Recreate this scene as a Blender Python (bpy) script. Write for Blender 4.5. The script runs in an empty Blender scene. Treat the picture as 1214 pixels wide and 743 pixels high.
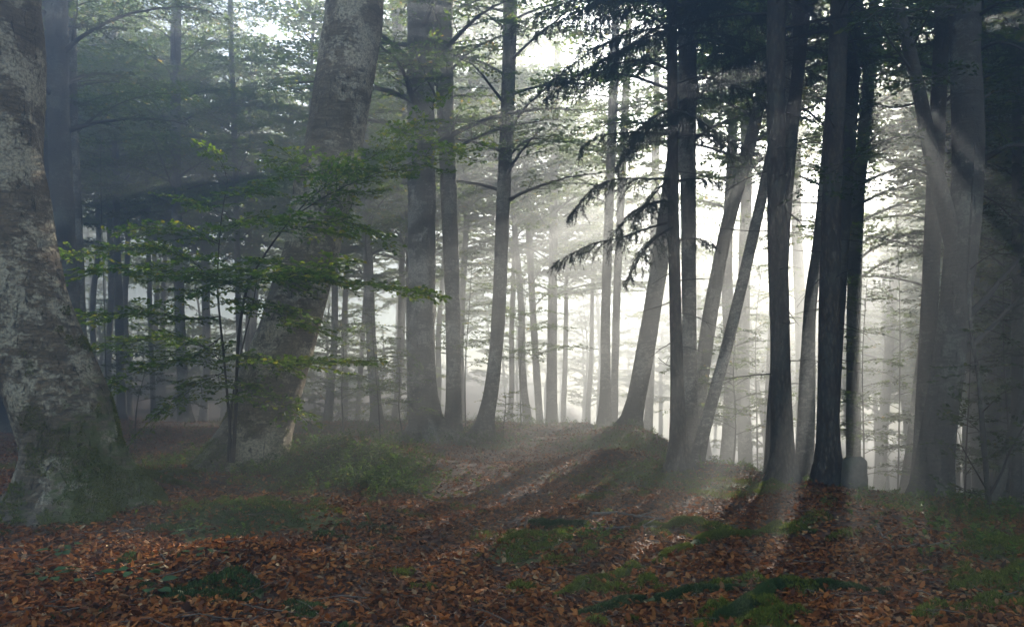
import bpy, math, random
import numpy as np
from math import radians as R

# ------------------------------------------------------------------ camera, sky, sun, exposure
sc = bpy.context.scene
col = sc.collection
F = 944.0                      # focal length in photograph pixels (1214 wide)
PITCH = R(4.15)
CAM_H = 1.5
cam_d = bpy.data.cameras.new('camera')
cam_d.lens = 36.0 * F / 1214.0
cam_d.sensor_width = 36.0
cam_d.clip_end = 600
cam = bpy.data.objects.new('camera', cam_d)
cam.location = (0, 0, CAM_H)
cam.rotation_euler = (R(90) + PITCH, 0, 0)
col.objects.link(cam)
sc.camera = cam

SUN_EL, SUN_AZ = R(20.5), R(25)          # morning sun ahead on the right, above the slope
world = bpy.data.worlds.new('World')
sc.world = world
world.use_nodes = True
wn = world.node_tree
bg = wn.nodes['Background']
sky = wn.nodes.new('ShaderNodeTexSky')
sky.sky_type = 'NISHITA'
sky.sun_disc = False
sky.sun_elevation = SUN_EL
sky.sun_rotation = SUN_AZ
sky.air_density = 1.0
sky.dust_density = 0.0
sky.ozone_density = 2.6
hs = wn.nodes.new('ShaderNodeHueSaturation')          # thin high cloud: a paler sky
hs.inputs['Saturation'].default_value = 1.0
wn.links.new(sky.outputs[0], hs.inputs['Color'])
wn.links.new(hs.outputs[0], bg.inputs[0])
bg.inputs[1].default_value = 0.055
sun_d = bpy.data.lights.new('sun', 'SUN')
sun_d.energy = 5.0
sun_d.angle = R(0.5)
sun_d.color = (1.0, 0.92, 0.80)
sun = bpy.data.objects.new('sun', sun_d)
sun.rotation_euler = (R(90) - SUN_EL, 0, math.pi - SUN_AZ)
sun.location = (8, 70, 30)
col.objects.link(sun)
sc.view_settings.view_transform = 'Standard'
sc.view_settings.look = 'None'
sc.view_settings.gamma = 1
sc.view_settings.exposure = 3.5
sc.render.engine = 'CYCLES'
cy = sc.cycles
cy.max_bounces = 6
cy.diffuse_bounces = 3
cy.glossy_bounces = 2
cy.transmission_bounces = 3
cy.volume_bounces = 0
cy.use_denoising = True
cy.sample_clamp_indirect = 6
HAZE_DENSITY = 0.033
HAZE_G = 0.65

rng = np.random.default_rng(7)
random.seed(7)

# ------------------------------------------------------------------ helpers
CP, SP = math.cos(PITCH), math.sin(PITCH)

def at(px, py, Y):
    """world point seen at photograph pixel px,py at distance Y ahead"""
    xc, yc = (px - 607) / F, (371.5 - py) / F
    t = Y / (CP - yc * SP)
    return np.array([xc * t, Y, CAM_H + t * (SP + yc * CP)]), t

def hash2(i, j, s):
    h = (i.astype(np.int64) * 374761393 + j.astype(np.int64) * 668265263 + s * 1442695041) & 0xffffffff
    h = ((h ^ (h >> 13)) * 1274126177) & 0xffffffff
    return ((h ^ (h >> 16)) & 0xffff) / 65535.0

def vnoise(x, y, s=0):
    x = np.asarray(x, float); y = np.asarray(y, float)
    i, j = np.floor(x), np.floor(y)
    u, v = x - i, y - j
    u = u * u * u * (u * (6 * u - 15) + 10); v = v * v * v * (v * (6 * v - 15) + 10)
    a = hash2(i, j, s); b = hash2(i + 1, j, s); c = hash2(i, j + 1, s); d = hash2(i + 1, j + 1, s)
    return (a + (b - a) * u + (c - a) * v + (a - b - c + d) * u * v) * 2 - 1

def fbm(x, y, s=0, o=3):
    r, a = 0, 1.0
    for k in range(o):
        r = r + a * vnoise(x * 2 ** k, y * 2 ** k, s + k * 17); a *= 0.5
    return r

EDGE = np.array([(30, -14), (14, 0), (8.6, 4.2), (6.5, 7.2), (5.5, 9.5), (4.0, 11.8), (2.8, 13.3), (2.9, 15.5), (3.3, 18),
                 (3.1, 21), (2.4, 26), (0.5, 34), (0.5, 50), (4, 110)], float)

def edge_sd(x, y):
    """distance to the ridge edge, positive on the falling (right) side"""
    best = np.full(np.shape(x), 1e9); sgn = np.ones(np.shape(x))
    for (x0, y0), (x1, y1) in zip(EDGE[:-1], EDGE[1:]):
        dx, dy = x1 - x0, y1 - y0
        t = np.clip(((x - x0) * dx + (y - y0) * dy) / (dx * dx + dy * dy), 0, 1)
        ex, ey = x - (x0 + t * dx), y - (y0 + t * dy)
        d = np.hypot(ex, ey)
        s = np.where(ex * dy - ey * dx > 0, 1.0, -1.0)
        m = d < best - 1e-9
        best = np.where(m, d, best); sgn = np.where(m, s, sgn)
    return best * sgn

MOUNDS = [(-3.35, 13.6, 1.6, 1.3, .30), (-2.2, 12.2, 1.2, .9, .26), (-4.3, 11.0, 1.2, .5, .14), (2.35, 17.0, 1.0, 1.3, .36), (-2.0, 18.2, .9, .6, .25),
          (-2.9, 8.4, .9, .5, .16), (-2.3, 6.6, .55, .45, .16), (-1.35, 6.2, .3, .3, .10), (1.6, 13.6, .8, .5, .12), (2.9, 12.2, .9, .5, .08),
          (5.2, 9.0, .8, .5, .05), (-5.2, 9.3, .9, .9, .12), (-1.0, 21, 2.5, 2.0, .2), (0.3, 8.6, .5, .25, .07), (.9, 10.4, .3, .14, .05)]

def path_x(y):
    return -0.25 + 0.03 * y - 0.35 * np.sin(y * 0.16 + 0.4)

def H(x, y):
    x = np.asarray(x, float); y = np.asarray(y, float)
    s = edge_sd(x, y)
    k = 0.45
    z = -0.62 * 0.5 * (s + np.sqrt(s * s + k * k)) * (1 + 0.10 * vnoise(x * .5, y * .5, 5))
    z = np.where(z < -5, -5 - 2 * np.tanh((-z - 5) / 6), z)
    c = np.clip(y - 21.5, 0, None)
    z = z - np.where(c < 9, 0.0085 * c * c, 0.6885 + 0.153 * np.minimum(c - 9, 16)) * np.where(z < -2, 0.2, 1)
    hl = np.clip((y - 30) * .5 - (x + 2) * .9 - 6, 0, None)          # bank added beyond the dip at left to block bright horizon sky
    z = z + np.where(s < 0, 1, 0) * 6 * (1 - np.exp(-(hl / 26) ** 1.6))
    for mx, my, rx, ry, h in MOUNDS:
        z = z + h * np.exp(-((x - mx) / rx) ** 2 - ((y - my) / ry) ** 2)
    z = z - 0.07 * np.exp(-((x - path_x(y)) / 1.1) ** 2)
    near = np.clip(1 - np.hypot(x, y) / 80, 0, 1)
    z = z + (0.06 * fbm(x * .55, y * .55, 1, 2) + 0.018 * fbm(x * 2.3, y * 2.3, 9, 2)) * (0.4 + near)
    return z

def ground_px(px, py, far=60):
    """where the view through a photograph pixel first meets the ground"""
    lo = 3.0
    Ys = np.arange(3.0, far, 0.05)
    xc, yc = (px - 607) / F, (371.5 - py) / F
    t = Ys / (CP - yc * SP)
    zz = CAM_H + t * (SP + yc * CP) - H(xc * t, Ys)
    k = np.argmax(zz < 0) if np.any(zz < 0) else np.argmin(zz)
    Y = Ys[k]
    return np.array([xc * t[k], Y, float(H(xc * t[k], Y))])

def make_mesh(name, V, quads=None, tris=None, mats=(), qmat=None, tmat=None, smooth=True):
    me = bpy.data.meshes.new(name)
    V = np.asarray(V, np.float32)
    Q = np.zeros((0, 4), np.int32) if quads is None else np.asarray(quads, np.int32).reshape(-1, 4)
    T = np.zeros((0, 3), np.int32) if tris is None else np.asarray(tris, np.int32).reshape(-1, 3)
    me.vertices.add(len(V)); me.vertices.foreach_set('co', V.ravel())
    nl = len(Q) * 4 + len(T) * 3
    me.loops.add(nl)
    me.loops.foreach_set('vertex_index', np.concatenate([Q.ravel(), T.ravel()]).astype(np.int32))
    me.polygons.add(len(Q) + len(T))
    st = np.concatenate([np.arange(len(Q)) * 4, len(Q) * 4 + np.arange(len(T)) * 3]).astype(np.int32)
    me.polygons.foreach_set('loop_start', st)
    mi = np.zeros(len(Q) + len(T), np.int32)
    if qmat is not None: mi[:len(Q)] = qmat
    if tmat is not None: mi[len(Q):] = tmat
    for m in mats: me.materials.append(m)
    me.polygons.foreach_set('material_index', mi)
    me.polygons.foreach_set('use_smooth', np.full(len(Q) + len(T), smooth, bool))
    me.update(calc_edges=True)
    return me

class MB:
    """collects shapes into one mesh"""
    def __init__(s): s.V = []; s.Q = []; s.T = []; s.qm = []; s.tm = []; s.n = 0
    def add(s, V, Q=None, T=None, m=0):
        V = np.asarray(V, float).reshape(-1, 3)
        if Q is not None and len(Q): Q = np.asarray(Q).reshape(-1, 4); s.Q.append(Q + s.n); s.qm.append(np.full(len(Q), m))
        if T is not None and len(T): T = np.asarray(T).reshape(-1, 3); s.T.append(T + s.n); s.tm.append(np.full(len(T), m))
        s.V.append(V); s.n += len(V)
    def build(s, name, mats, parent=None, origin=None, smooth=True):
        V = np.concatenate(s.V)
        if origin is not None: V = V - np.asarray(origin)
        me = make_mesh(name, V, np.concatenate(s.Q) if s.Q else None, np.concatenate(s.T) if s.T else None,
                       mats if isinstance(mats, (list, tuple)) else [mats],
                       np.concatenate(s.qm) if s.qm else None, np.concatenate(s.tm) if s.tm else None, smooth)
        o = bpy.data.objects.new(name, me); col.objects.link(o)
        if parent is not None: o.parent = parent
        elif origin is not None: o.location = origin
        return o

def tag(o, label=None, cat=None, group=None, kind=None):
    if label: o['label'] = label
    if cat: o['category'] = cat
    if group: o['group'] = group
    if kind: o['kind'] = kind
    return o

def thing(name, loc, label, cat, group=None):
    o = bpy.data.objects.new(name, None); col.objects.link(o)
    o.location = loc; o.empty_display_size = 0.2
    return tag(o, label, cat, group)

def norm(v):
    v = np.asarray(v, float)
    return v / np.maximum(np.linalg.norm(v, axis=-1, keepdims=True), 1e-9)

def resample(P, n, extra=None):
    """smooth resampling of a polyline (Catmull-Rom) with per-point extras"""
    P = np.asarray(P, float)
    A = P if extra is None else np.column_stack([P, extra])
    d = np.concatenate([[0], np.cumsum(np.linalg.norm(np.diff(P, axis=0), axis=1))])
    q = np.linspace(0, d[-1], n)
    A2 = np.vstack([2 * A[0] - A[1], A, 2 * A[-1] - A[-2]])
    out = np.zeros((n, A.shape[1]))
    idx = np.clip(np.searchsorted(d, q, 'right') - 1, 0, len(P) - 2)
    u = ((q - d[idx]) / np.maximum(d[idx + 1] - d[idx], 1e-9))[:, None]
    p0, p1, p2, p3 = A2[idx], A2[idx + 1], A2[idx + 2], A2[idx + 3]
    out = 0.5 * ((2 * p1) + (p2 - p0) * u + (2 * p0 - 5 * p1 + 4 * p2 - p3) * u ** 2 + (3 * p1 - p0 - 3 * p2 + p3) * u ** 3)
    return (out[:, :3], out[:, 3:]) if extra is not None else out

def tube(mb, P, rad, seg=6, m=0, rfun=None, cap=True):
    P = np.asarray(P, float); n = len(P)
    rad = np.broadcast_to(np.asarray(rad, float), (n,))
    T = norm(np.gradient(P, axis=0))
    ref = np.array([1.0, 0, 0]) if abs(T[0, 0]) < .8 else np.array([0, 1.0, 0])
    U = np.zeros((n, 3)); u = norm(ref - T[0] * np.dot(ref, T[0]))
    for i in range(n):
        u = norm(u - T[i] * np.dot(u, T[i])); U[i] = u
    W = np.cross(T, U)
    a = np.arange(seg) / seg * 2 * np.pi
    rr = rad[:, None] * (np.ones((n, seg)) if rfun is None else rfun(a[None, :], np.arange(n)[:, None], P))
    V = P[:, None, :] + rr[..., None] * (np.cos(a)[None, :, None] * U[:, None, :] + np.sin(a)[None, :, None] * W[:, None, :])
    i = np.arange(n - 1)[:, None]; j = np.arange(seg)[None, :]
    j2 = (j + 1) % seg
    Q = np.stack([i * seg + j, i * seg + j2, (i + 1) * seg + j2, (i + 1) * seg + j], -1).reshape(-1, 4)
    V = V.reshape(-1, 3)
    T3 = None
    if cap:
        V = np.vstack([V, P[-1] + T[-1] * rad[-1] * .5])
        j = np.arange(seg)
        T3 = np.stack([(n - 1) * seg + j, (n - 1) * seg + (j + 1) % seg, np.full(seg, n * seg)], -1)
    mb.add(V, Q, T3, m)

def leaves_mesh(mb, P, D, N, size, width=0.55, fold=0.12, m=0, droop=0.0):
    """one folded oval leaf per point: P base, D direction, N normal"""
    n = len(P)
    if n == 0: return
    D = norm(D); S = norm(np.cross(N, D)); N = np.cross(D, S)
    L = np.broadcast_to(size, (n,))[:, None]; w = L * width * .5
    fz = L * np.broadcast_to(fold, (n,))[:, None]; dz = L * np.broadcast_to(droop, (n,))[:, None]
    v0 = P
    l1 = P + D * L * .32 + S * w * .92 + N * fz
    l2 = P + D * L * .70 + S * w * .72 + N * fz * .8 - N * dz * .5
    v3 = P + D * L - N * dz
    r2 = P + D * L * .70 - S * w * .72 + N * fz * .8 - N * dz * .5
    r1 = P + D * L * .32 - S * w * .92 + N * fz
    V = np.stack([v0, l1, l2, v3, r2, r1], 1).reshape(-1, 3)
    b = np.arange(n)[:, None] * 6
    Q = np.concatenate([b + np.array([[0, 3, 2, 1]]), b + np.array([[0, 5, 4, 3]])], 0)
    mb.add(V, Q, None, m)

def blades_mesh(mb, P, D, size, width, m=0):
    """thin pointed blades (moss, needles, grass)"""
    n = len(P)
    D = norm(D)
    S = norm(np.cross(D, norm(rng.normal(size=(n, 3)))))
    L = np.broadcast_to(size, (n,))[:, None]; w = np.broadcast_to(width, (n,))[:, None] * .5
    V = np.stack([P - S * w, P + S * w, P + D * L], 1).reshape(-1, 3)
    T = (np.arange(n) * 3)[:, None] + np.array([[0, 1, 2]])
    mb.add(V, None, T, m)

# ------------------------------------------------------------------ materials
def mat(name):
    m = bpy.data.materials.new(name); m.use_nodes = True
    nt = m.node_tree; p = nt.nodes['Principled BSDF']
    return m, nt, p

def nd(nt, t, **kw):
    n = nt.nodes.new(t)
    for k, v in kw.items():
        if k.startswith('i_'): n.inputs[k[2:].replace('_', ' ')].default_value = v
        else: setattr(n, k, v)
    return n

def ramp(nt, fac, stops):
    r = nd(nt, 'ShaderNodeValToRGB')
    e = r.color_ramp.elements
    while len(e) < len(stops): e.new(0.5)
    for x, (p, c) in zip(e, stops):
        x.position = p; x.color = (*c, 1) if len(c) == 3 else c
    nt.links.new(fac, r.inputs[0])
    return r.outputs[0]

def mixc(nt, fac, a, b):
    m = nd(nt, 'ShaderNodeMix', data_type='RGBA')
    for k, v in ((0, fac), (6, a), (7, b)):
        if isinstance(v, (int, float)): m.inputs[k].default_value = v
        elif isinstance(v, tuple): m.inputs[k].default_value = (*v, 1)
        else: nt.links.new(v, m.inputs[k])
    return m.outputs[2]

def math_(nt, op, a, b=0.0, clamp=False):
    m = nd(nt, 'ShaderNodeMath', operation=op, use_clamp=clamp)
    for k, v in ((0, a), (1, b)):
        if isinstance(v, (int, float)): m.inputs[k].default_value = v
        else: nt.links.new(v, m.inputs[k])
    return m.outputs[0]

def noise(nt, vec, scale, detail=4, rough=.55, dist=0.0):
    n = nd(nt, 'ShaderNodeTexNoise')
    n.inputs['Scale'].default_value = scale; n.inputs['Detail'].default_value = detail
    n.inputs['Roughness'].default_value = rough; n.inputs['Distortion'].default_value = dist
    nt.links.new(vec, n.inputs['Vector'])
    return n.outputs['Fac']

def coords(nt, sx=1, sy=1, sz=1, kind='Object'):
    tc = nd(nt, 'ShaderNodeTexCoord'); mp = nd(nt, 'ShaderNodeMapping')
    mp.inputs['Scale'].default_value = (sx, sy, sz)
    nt.links.new(tc.outputs[kind], mp.inputs['Vector'])
    return mp.outputs['Vector']

def bump(nt, p, h, strength=.5, dist=.02):
    b = nd(nt, 'ShaderNodeBump'); b.inputs['Strength'].default_value = strength; b.inputs['Distance'].default_value = dist
    nt.links.new(h, b.inputs['Height']); nt.links.new(b.outputs[0], p.inputs['Normal'])

def bark_beech(name, dark, mid, pale, moss_h, moss_side, lichen=.5):
    """smooth grey bark: level bands, pale lichen patches, moss at the foot and on one side"""
    m, nt, p = mat(name)
    o1 = coords(nt); band = coords(nt, 1.2, 1.2, 9.0); tall = coords(nt, 9, 9, 2.2)
    big = noise(nt, o1, 1.6, 5, .6); bands = noise(nt, band, 3.2, 5, .65, .6); fine = noise(nt, o1, 34, 4, .6); patch = noise(nt, coords(nt, 1, 1, 1.9), 8.5, 7, .72, .5)
    crack = noise(nt, tall, 2.4, 5, .6, .7)
    c = mixc(nt, ramp(nt, bands, [(.32, (0, 0, 0)), (.66, (1, 1, 1))]), dark, mid)
    c = mixc(nt, ramp(nt, math_(nt, 'ADD', patch, math_(nt, 'MULTIPLY', math_(nt, 'SUBTRACT', big, .5), 1.35)), [(.465 + .1 * (1 - lichen), (0, 0, 0)), (.575 + .1 * (1 - lichen), (1, 1, 1))]), c, pale)
    c = mixc(nt, ramp(nt, fine, [(.42, (0, 0, 0)), (.62, (.7, .7, .7))]), c, dark)
    c = mixc(nt, ramp(nt, crack, [(.30, (1, 1, 1)), (.40, (0, 0, 0))]), c, tuple(x * .45 for x in dark))
    tc = nd(nt, 'ShaderNodeTexCoord'); sx = nd(nt, 'ShaderNodeSeparateXYZ'); nt.links.new(tc.outputs['Object'], sx.inputs[0])
    g = nd(nt, 'ShaderNodeNewGeometry'); ns = nd(nt, 'ShaderNodeSeparateXYZ'); nt.links.new(g.outputs['Normal'], ns.inputs[0])
    low = math_(nt, 'SUBTRACT', moss_h, sx.outputs[2])
    low = math_(nt, 'MULTIPLY', low, .55)
    side = math_(nt, 'MULTIPLY', ns.outputs[0], moss_side)
    mm = math_(nt, 'ADD', math_(nt, 'ADD', low, side), math_(nt, 'MULTIPLY', math_(nt, 'SUBTRACT', patch, .5), 3.2))
    mossf = ramp(nt, mm, [(.30, (0, 0, 0)), (.62, (.93, .93, .93))])
    mc = mixc(nt, fine, (.030, .040, .008), (.13, .145, .03))
    c = mixc(nt, mossf, c, mc)
    nt.links.new(c, p.inputs['Base Color'])
    p.inputs['Roughness'].default_value = .85
    h = math_(nt, 'ADD', math_(nt, 'MULTIPLY', bands, .5), math_(nt, 'ADD', math_(nt, 'MULTIPLY', fine, .35), math_(nt, 'ADD', math_(nt, 'MULTIPLY', patch, .5), math_(nt, 'MULTIPLY', ramp(nt, crack, [(.28, (0, 0, 0)), (.42, (1, 1, 1))]), .8))))
    bump(nt, p, h, .8, .03)
    return m

def bark_spruce(name, dark, mid):
    m, nt, p = mat(name)
    v = nd(nt, 'ShaderNodeTexVoronoi', feature='F1'); v.inputs['Scale'].default_value = 24
    nt.links.new(coords(nt, 1, 1, .42), v.inputs['Vector'])
    o1 = coords(nt)
    n1 = noise(nt, o1, 3, 5, .6); n2 = noise(nt, o1, 40, 3, .6)
    c = mixc(nt, ramp(nt, v.outputs['Distance'], [(.15, (1, 1, 1)), (.6, (0, 0, 0))]), dark, mid)
    c = mixc(nt, ramp(nt, n1, [(.45, (0, 0, 0)), (.7, (.8, .8, .8))]), c, (.10, .105, .08))
    c = mixc(nt, ramp(nt, n2, [(.4, (0, 0, 0)), (.65, (.6, .6, .6))]), c, dark)
    nt.links.new(c, p.inputs['Base Color']); p.inputs['Roughness'].default_value = .9
    bump(nt, p, math_(nt, 'SUBTRACT', math_(nt, 'MULTIPLY', n2, .4), v.outputs['Distance']), .8, .02)
    return m

def mulc(nt, a, b):
    m = nd(nt, 'ShaderNodeMix', data_type='RGBA', blend_type='MULTIPLY'); m.inputs[0].default_value = 1
    nt.links.new(a, m.inputs[6]); m.inputs[7].default_value = (*b, 1)
    return m.outputs[2]

def leaf_mat(name, stops, transl=.45, rough=.55, spec=.25, tint=None):
    m, nt, p = mat(name)
    g = nd(nt, 'ShaderNodeNewGeometry')
    c = ramp(nt, g.outputs['Random Per Island'], stops)
    nt.links.new(c, p.inputs['Base Color']); p.inputs['Roughness'].default_value = rough
    p.inputs['Specular IOR Level'].default_value = spec
    if transl > 0:
        t = nd(nt, 'ShaderNodeBsdfTranslucent'); nt.links.new(mixc(nt, 1.0, c, c) if tint is None else mulc(nt, c, tint), t.inputs[0])
        mx = nd(nt, 'ShaderNodeMixShader'); mx.inputs[0].default_value = transl
        nt.links.new(p.outputs[0], mx.inputs[1]); nt.links.new(t.outputs[0], mx.inputs[2])
        nt.links.new(mx.outputs[0], nt.nodes['Material Output'].inputs[0])
    return m

def litter_mat(name, stops, transl, rough, spec):
    """fallen leaves: each its own brown, darker and duller where the litter is wet and old"""
    m = leaf_mat(name, stops, transl, rough, spec); nt = m.node_tree
    rp = [n for n in nt.nodes if n.type == 'VALTORGB'][0]; c = rp.outputs[0]
    o = coords(nt); wet = noise(nt, o, 1.7, 5, .65, .5)
    c2 = mixc(nt, ramp(nt, wet, [(.42, (0, 0, 0)), (.62, (.75, .75, .75))]), c, mulc(nt, c, (.42, .36, .36)))
    for l in list(nt.links):
        if l.from_socket == c and l.to_node.type in ('BSDF_PRINCIPLED', 'BSDF_TRANSLUCENT', 'MIX') and l.to_node.type != 'MIX': nt.links.new(c2, l.to_socket)
    return m

M = {}
M['beech_big'] = bark_beech('old_beech_bark', (.065, .050, .030), (.24, .17, .095), (.46, .385, .25), .55, .75, .85)
M['beech_lean'] = bark_beech('pale_beech_bark', (.085, .066, .040), (.33, .25, .15), (.58, .49, .33), .35, -.35, 1.0)
M['beech'] = bark_beech('beech_bark', (.050, .044, .032), (.19, .165, .12), (.40, .37, .29), .5, .15, .6)
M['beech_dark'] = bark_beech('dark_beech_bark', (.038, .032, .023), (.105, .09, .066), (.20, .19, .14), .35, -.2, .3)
M['spruce'] = bark_spruce('spruce_bark', (.045, .034, .023), (.19, .145, .10))
M['twig'], _nt, _p = mat('twig_bark'); _p.inputs['Base Color'].default_value = (.045, .036, .026, 1); _p.inputs['Roughness'].default_value = .85
_n = noise(_nt, coords(_nt), 30, 3); _nt.links.new(mixc(_nt, _n, (.022, .018, .013), (.075, .062, .045)), _p.inputs['Base Color'])
M['leaf'] = leaf_mat('beech_leaf', [(0, (.030, .060, .010)), (.35, (.052, .095, .014)), (.7, (.080, .125, .020)), (.93, (.12, .16, .025)), (1, (.22, .15, .02))], .5, tint=(3.2, 2.9, 1.8))
M['leaf_bright'] = leaf_mat('young_beech_leaf', [(0, (.040, .080, .010)), (.4, (.075, .135, .014)), (.8, (.12, .18, .02)), (1, (.22, .20, .025))], .55, tint=(2.6, 2.4, 1.5))
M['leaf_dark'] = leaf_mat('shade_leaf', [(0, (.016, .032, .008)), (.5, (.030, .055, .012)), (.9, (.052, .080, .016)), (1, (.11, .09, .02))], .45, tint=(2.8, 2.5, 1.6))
M['needle'] = leaf_mat('spruce_needle', [(0, (.012, .022, .010)), (.6, (.026, .042, .018)), (1, (.05, .06, .028))], .1, .6)
M['litter'] = litter_mat('fallen_leaf', [(0, (.045, .016, .006)), (.2, (.12, .038, .010)), (.42, (.27, .078, .014)), (.66, (.40, .125, .020)), (.84, (.50, .19, .040)), (.94, (.30, .15, .06)), (1, (.55, .38, .18))], .18, .7, .2)
M['moss'] = leaf_mat('moss', [(0, (.075, .095, .012)), (.5, (.15, .18, .022)), (1, (.25, .26, .04))], .4, .8, .1)
M['moss_blue'] = leaf_mat('dark_cushion_moss', [(0, (.030, .060, .020)), (.6, (.070, .115, .032)), (1, (.12, .17, .045))], .35, .8, .1)
M['herb'] = leaf_mat('undergrowth_leaf', [(0, (.040, .080, .010)), (.5, (.085, .15, .018)), (.92, (.14, .21, .026)), (1, (.26, .20, .02))], .5, tint=(1.6, 1.6, 1.3))
M['seedling'] = leaf_mat('seedling_leaf', [(0, (.035, .090, .028)), (1, (.065, .14, .036))], .35)

def ground_mat():
    m, nt, p = mat('forest_floor')
    o = coords(nt)
    n1 = noise(nt, o, 1.1, 4); n2 = noise(nt, o, 11, 5, .65); n3 = noise(nt, o, 60, 3, .6)
    v = nd(nt, 'ShaderNodeTexVoronoi', feature='F1'); v.inputs['Scale'].default_value = 17
    wv = nd(nt, 'ShaderNodeVectorMath', operation='ADD'); nt.links.new(o, wv.inputs[0])
    vs = nd(nt, 'ShaderNodeTexNoise'); vs.inputs['Scale'].default_value = 9; nt.links.new(o, vs.inputs['Vector'])
    sc_ = nd(nt, 'ShaderNodeVectorMath', operation='SCALE'); sc_.inputs['Scale'].default_value = .12
    nt.links.new(vs.outputs['Color'], sc_.inputs[0]); nt.links.new(sc_.outputs[0], wv.inputs[1])
    nt.links.new(wv.outputs[0], v.inputs['Vector'])
    vr = nd(nt, 'ShaderNodeSeparateColor'); nt.links.new(v.outputs['Color'], vr.inputs[0])
    c = ramp(nt, vr.outputs[0], [(0, (.022, .010, .006)), (.4, (.070, .028, .012)), (.75, (.16, .065, .022)), (1, (.26, .12, .045))])
    c = mixc(nt, ramp(nt, n2, [(.35, (.75, .75, .75)), (.6, (0, 0, 0))]), c, (.025, .013, .008))
    at_ = nd(nt, 'ShaderNodeAttribute', attribute_name='moss')
    gm = math_(nt, 'ADD', at_.outputs['Fac'], math_(nt, 'MULTIPLY', math_(nt, 'SUBTRACT', n2, .5), 1.3))
    c = mixc(nt, ramp(nt, gm, [(.42, (0, 0, 0)), (.62, (1, 1, 1))]), c, mixc(nt, n3, (.035, .048, .008), (.11, .125, .02)))
    nt.links.new(c, p.inputs['Base Color']); p.inputs['Roughness'].default_value = .9
    bump(nt, p, math_(nt, 'ADD', vr.outputs[1], math_(nt, 'ADD', n2, math_(nt, 'MULTIPLY', n3, .4))), .8, .03)
    return m
M['ground'] = ground_mat()

# ------------------------------------------------------------------ ground
def spaced(lo, a, b, hi, fine, grow=1.12):
    mid = list(np.arange(a, b, fine)); up = []; x, d = b, fine
    while x < hi: up.append(x); d *= grow; x += d
    up.append(hi); dn = []; x, d = a - fine, fine
    while x > lo: dn.append(x); d *= grow; x -= d
    dn.append(lo)
    return np.array(dn[::-1] + mid + up)

GX0, GX1, GY0, GY1 = -80, 80, -36, 104
# green patches: photograph pixel, radii in metres along x and y, strength
PATCH = [(300, 603, .9, .55, 1.1), (340, 622, .8, .35, 1.0), (250, 632, .6, .4, .9), (400, 560, 1.3, 1.2, 1.2), (460, 580, .55, .6, 1.0), (345, 545, 1.0, .7, 1.0),
         (650, 646, .55, .42, 1.3), (695, 591, .3, .25, 1.1), (735, 525, 1.1, 1.0, .85), (770, 562, .8, .8, 1.0), (850, 578, 1.0, .35, .95), (860, 590, .7, .2, .9),
         (270, 692, .55, .25, 1.1), (330, 700, .22, .2, 1.0), (1195, 650, .45, .7, 1.2), (1205, 690, .4, .5, 1.1), (1130, 612, .55, .35, .7), (1060, 590, .7, .3, .8), (1180, 615, .5, .3, .8),
         (20, 600, .7, .35, 1.1), (110, 590, .6, .4, .9), (190, 560, .9, .6, .8), (20, 555, 1.1, .5, .8), (300, 530, 1.6, 1.2, .9), (490, 525, 1.3, .8, 1.0), (560, 528, 1.0, .5, .9),
         (660, 700, .4, .25, .6), (900, 632, .9, .25, .9), (940, 700, .9, .2, .8), (640, 570, .5, .3, .5), (380, 500, 2.5, 2.0, .7), (850, 735, .5, .2, .7), (1130, 720, .3, .2, .7)]
PW = [(*ground_px(a, b)[:2], rx, ry, s) for a, b, rx, ry, s in PATCH]

def moss_amount(x, y):
    r = np.zeros(np.shape(x))
    wx = x + .22 * fbm(x * 1.8, y * 1.8, 40, 3); wy = y + .22 * fbm(x * 1.8, y * 1.8, 77, 3)
    for px_, py_, rx, ry, s in PW:
        r = np.maximum(r, s * np.exp(-((wx - px_) / rx) ** 2 - ((wy - py_) / ry) ** 2))
    return r

xs = spaced(GX0, -9, 9, GX1, .085); ys = spaced(GY0, 3.5, 20, GY1, .085)
gx, gy = np.meshgrid(xs, ys)
gz = H(gx, gy)
nx_, ny_ = len(xs), len(ys)
ii, jj = np.meshgrid(np.arange(nx_ - 1), np.arange(ny_ - 1))
b0 = (jj * nx_ + ii).ravel()
me = make_mesh('ground', np.stack([gx, gy, gz], -1).reshape(-1, 3), np.stack([b0, b0 + 1, b0 + nx_ + 1, b0 + nx_], -1), None, [M['ground']])
ma = me.attributes.new('moss', 'FLOAT', 'POINT')
ma.data.foreach_set('value', np.clip(moss_amount(gx, gy), 0, 1).ravel().astype(np.float32))
ground = bpy.data.objects.new('ground', me); col.objects.link(ground)
tag(ground, kind='structure')

# ------------------------------------------------------------------ trees
def trunk_points(pts, Y, top, lean=0.0, sink=0.25):
    """pts: (px, py, width px) from the foot upwards; world centre line and radii, carried on up to height top"""
    C, r = [], []
    for k, (px, py, w) in enumerate(pts):
        p, t = at(px, py, Y)
        p[1] += lean * max(p[2], 0)
        C.append(p); r.append(w / 2 / F * t)
    C = np.array(C); r = np.array(r)
    g = float(H(C[0, 0], C[0, 1]))
    if C[0, 2] > g - sink:
        d = norm(C[0] - C[1]); d[2] = min(d[2], -.5)
        C = np.vstack([C[0] + d * ((C[0, 2] - (g - sink)) / -d[2]), C]); r = np.concatenate([[r[0]], r])
    base = np.array([C[0, 0], C[0, 1], g])
    if C[-1, 2] < top:
        d = norm(C[-1] - C[-2]); ext = top - C[-1, 2]
        for f in (.33, .66, 1.0):
            q = C[-1] + (d * (1 - .5 * f) + np.array([0, 0, .5 * f])) * ext / 3
            C = np.vstack([C, q]); r = np.concatenate([r, [r[-1] * (.80 if f < 1 else .35)]])
    return C, r, base

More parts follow.
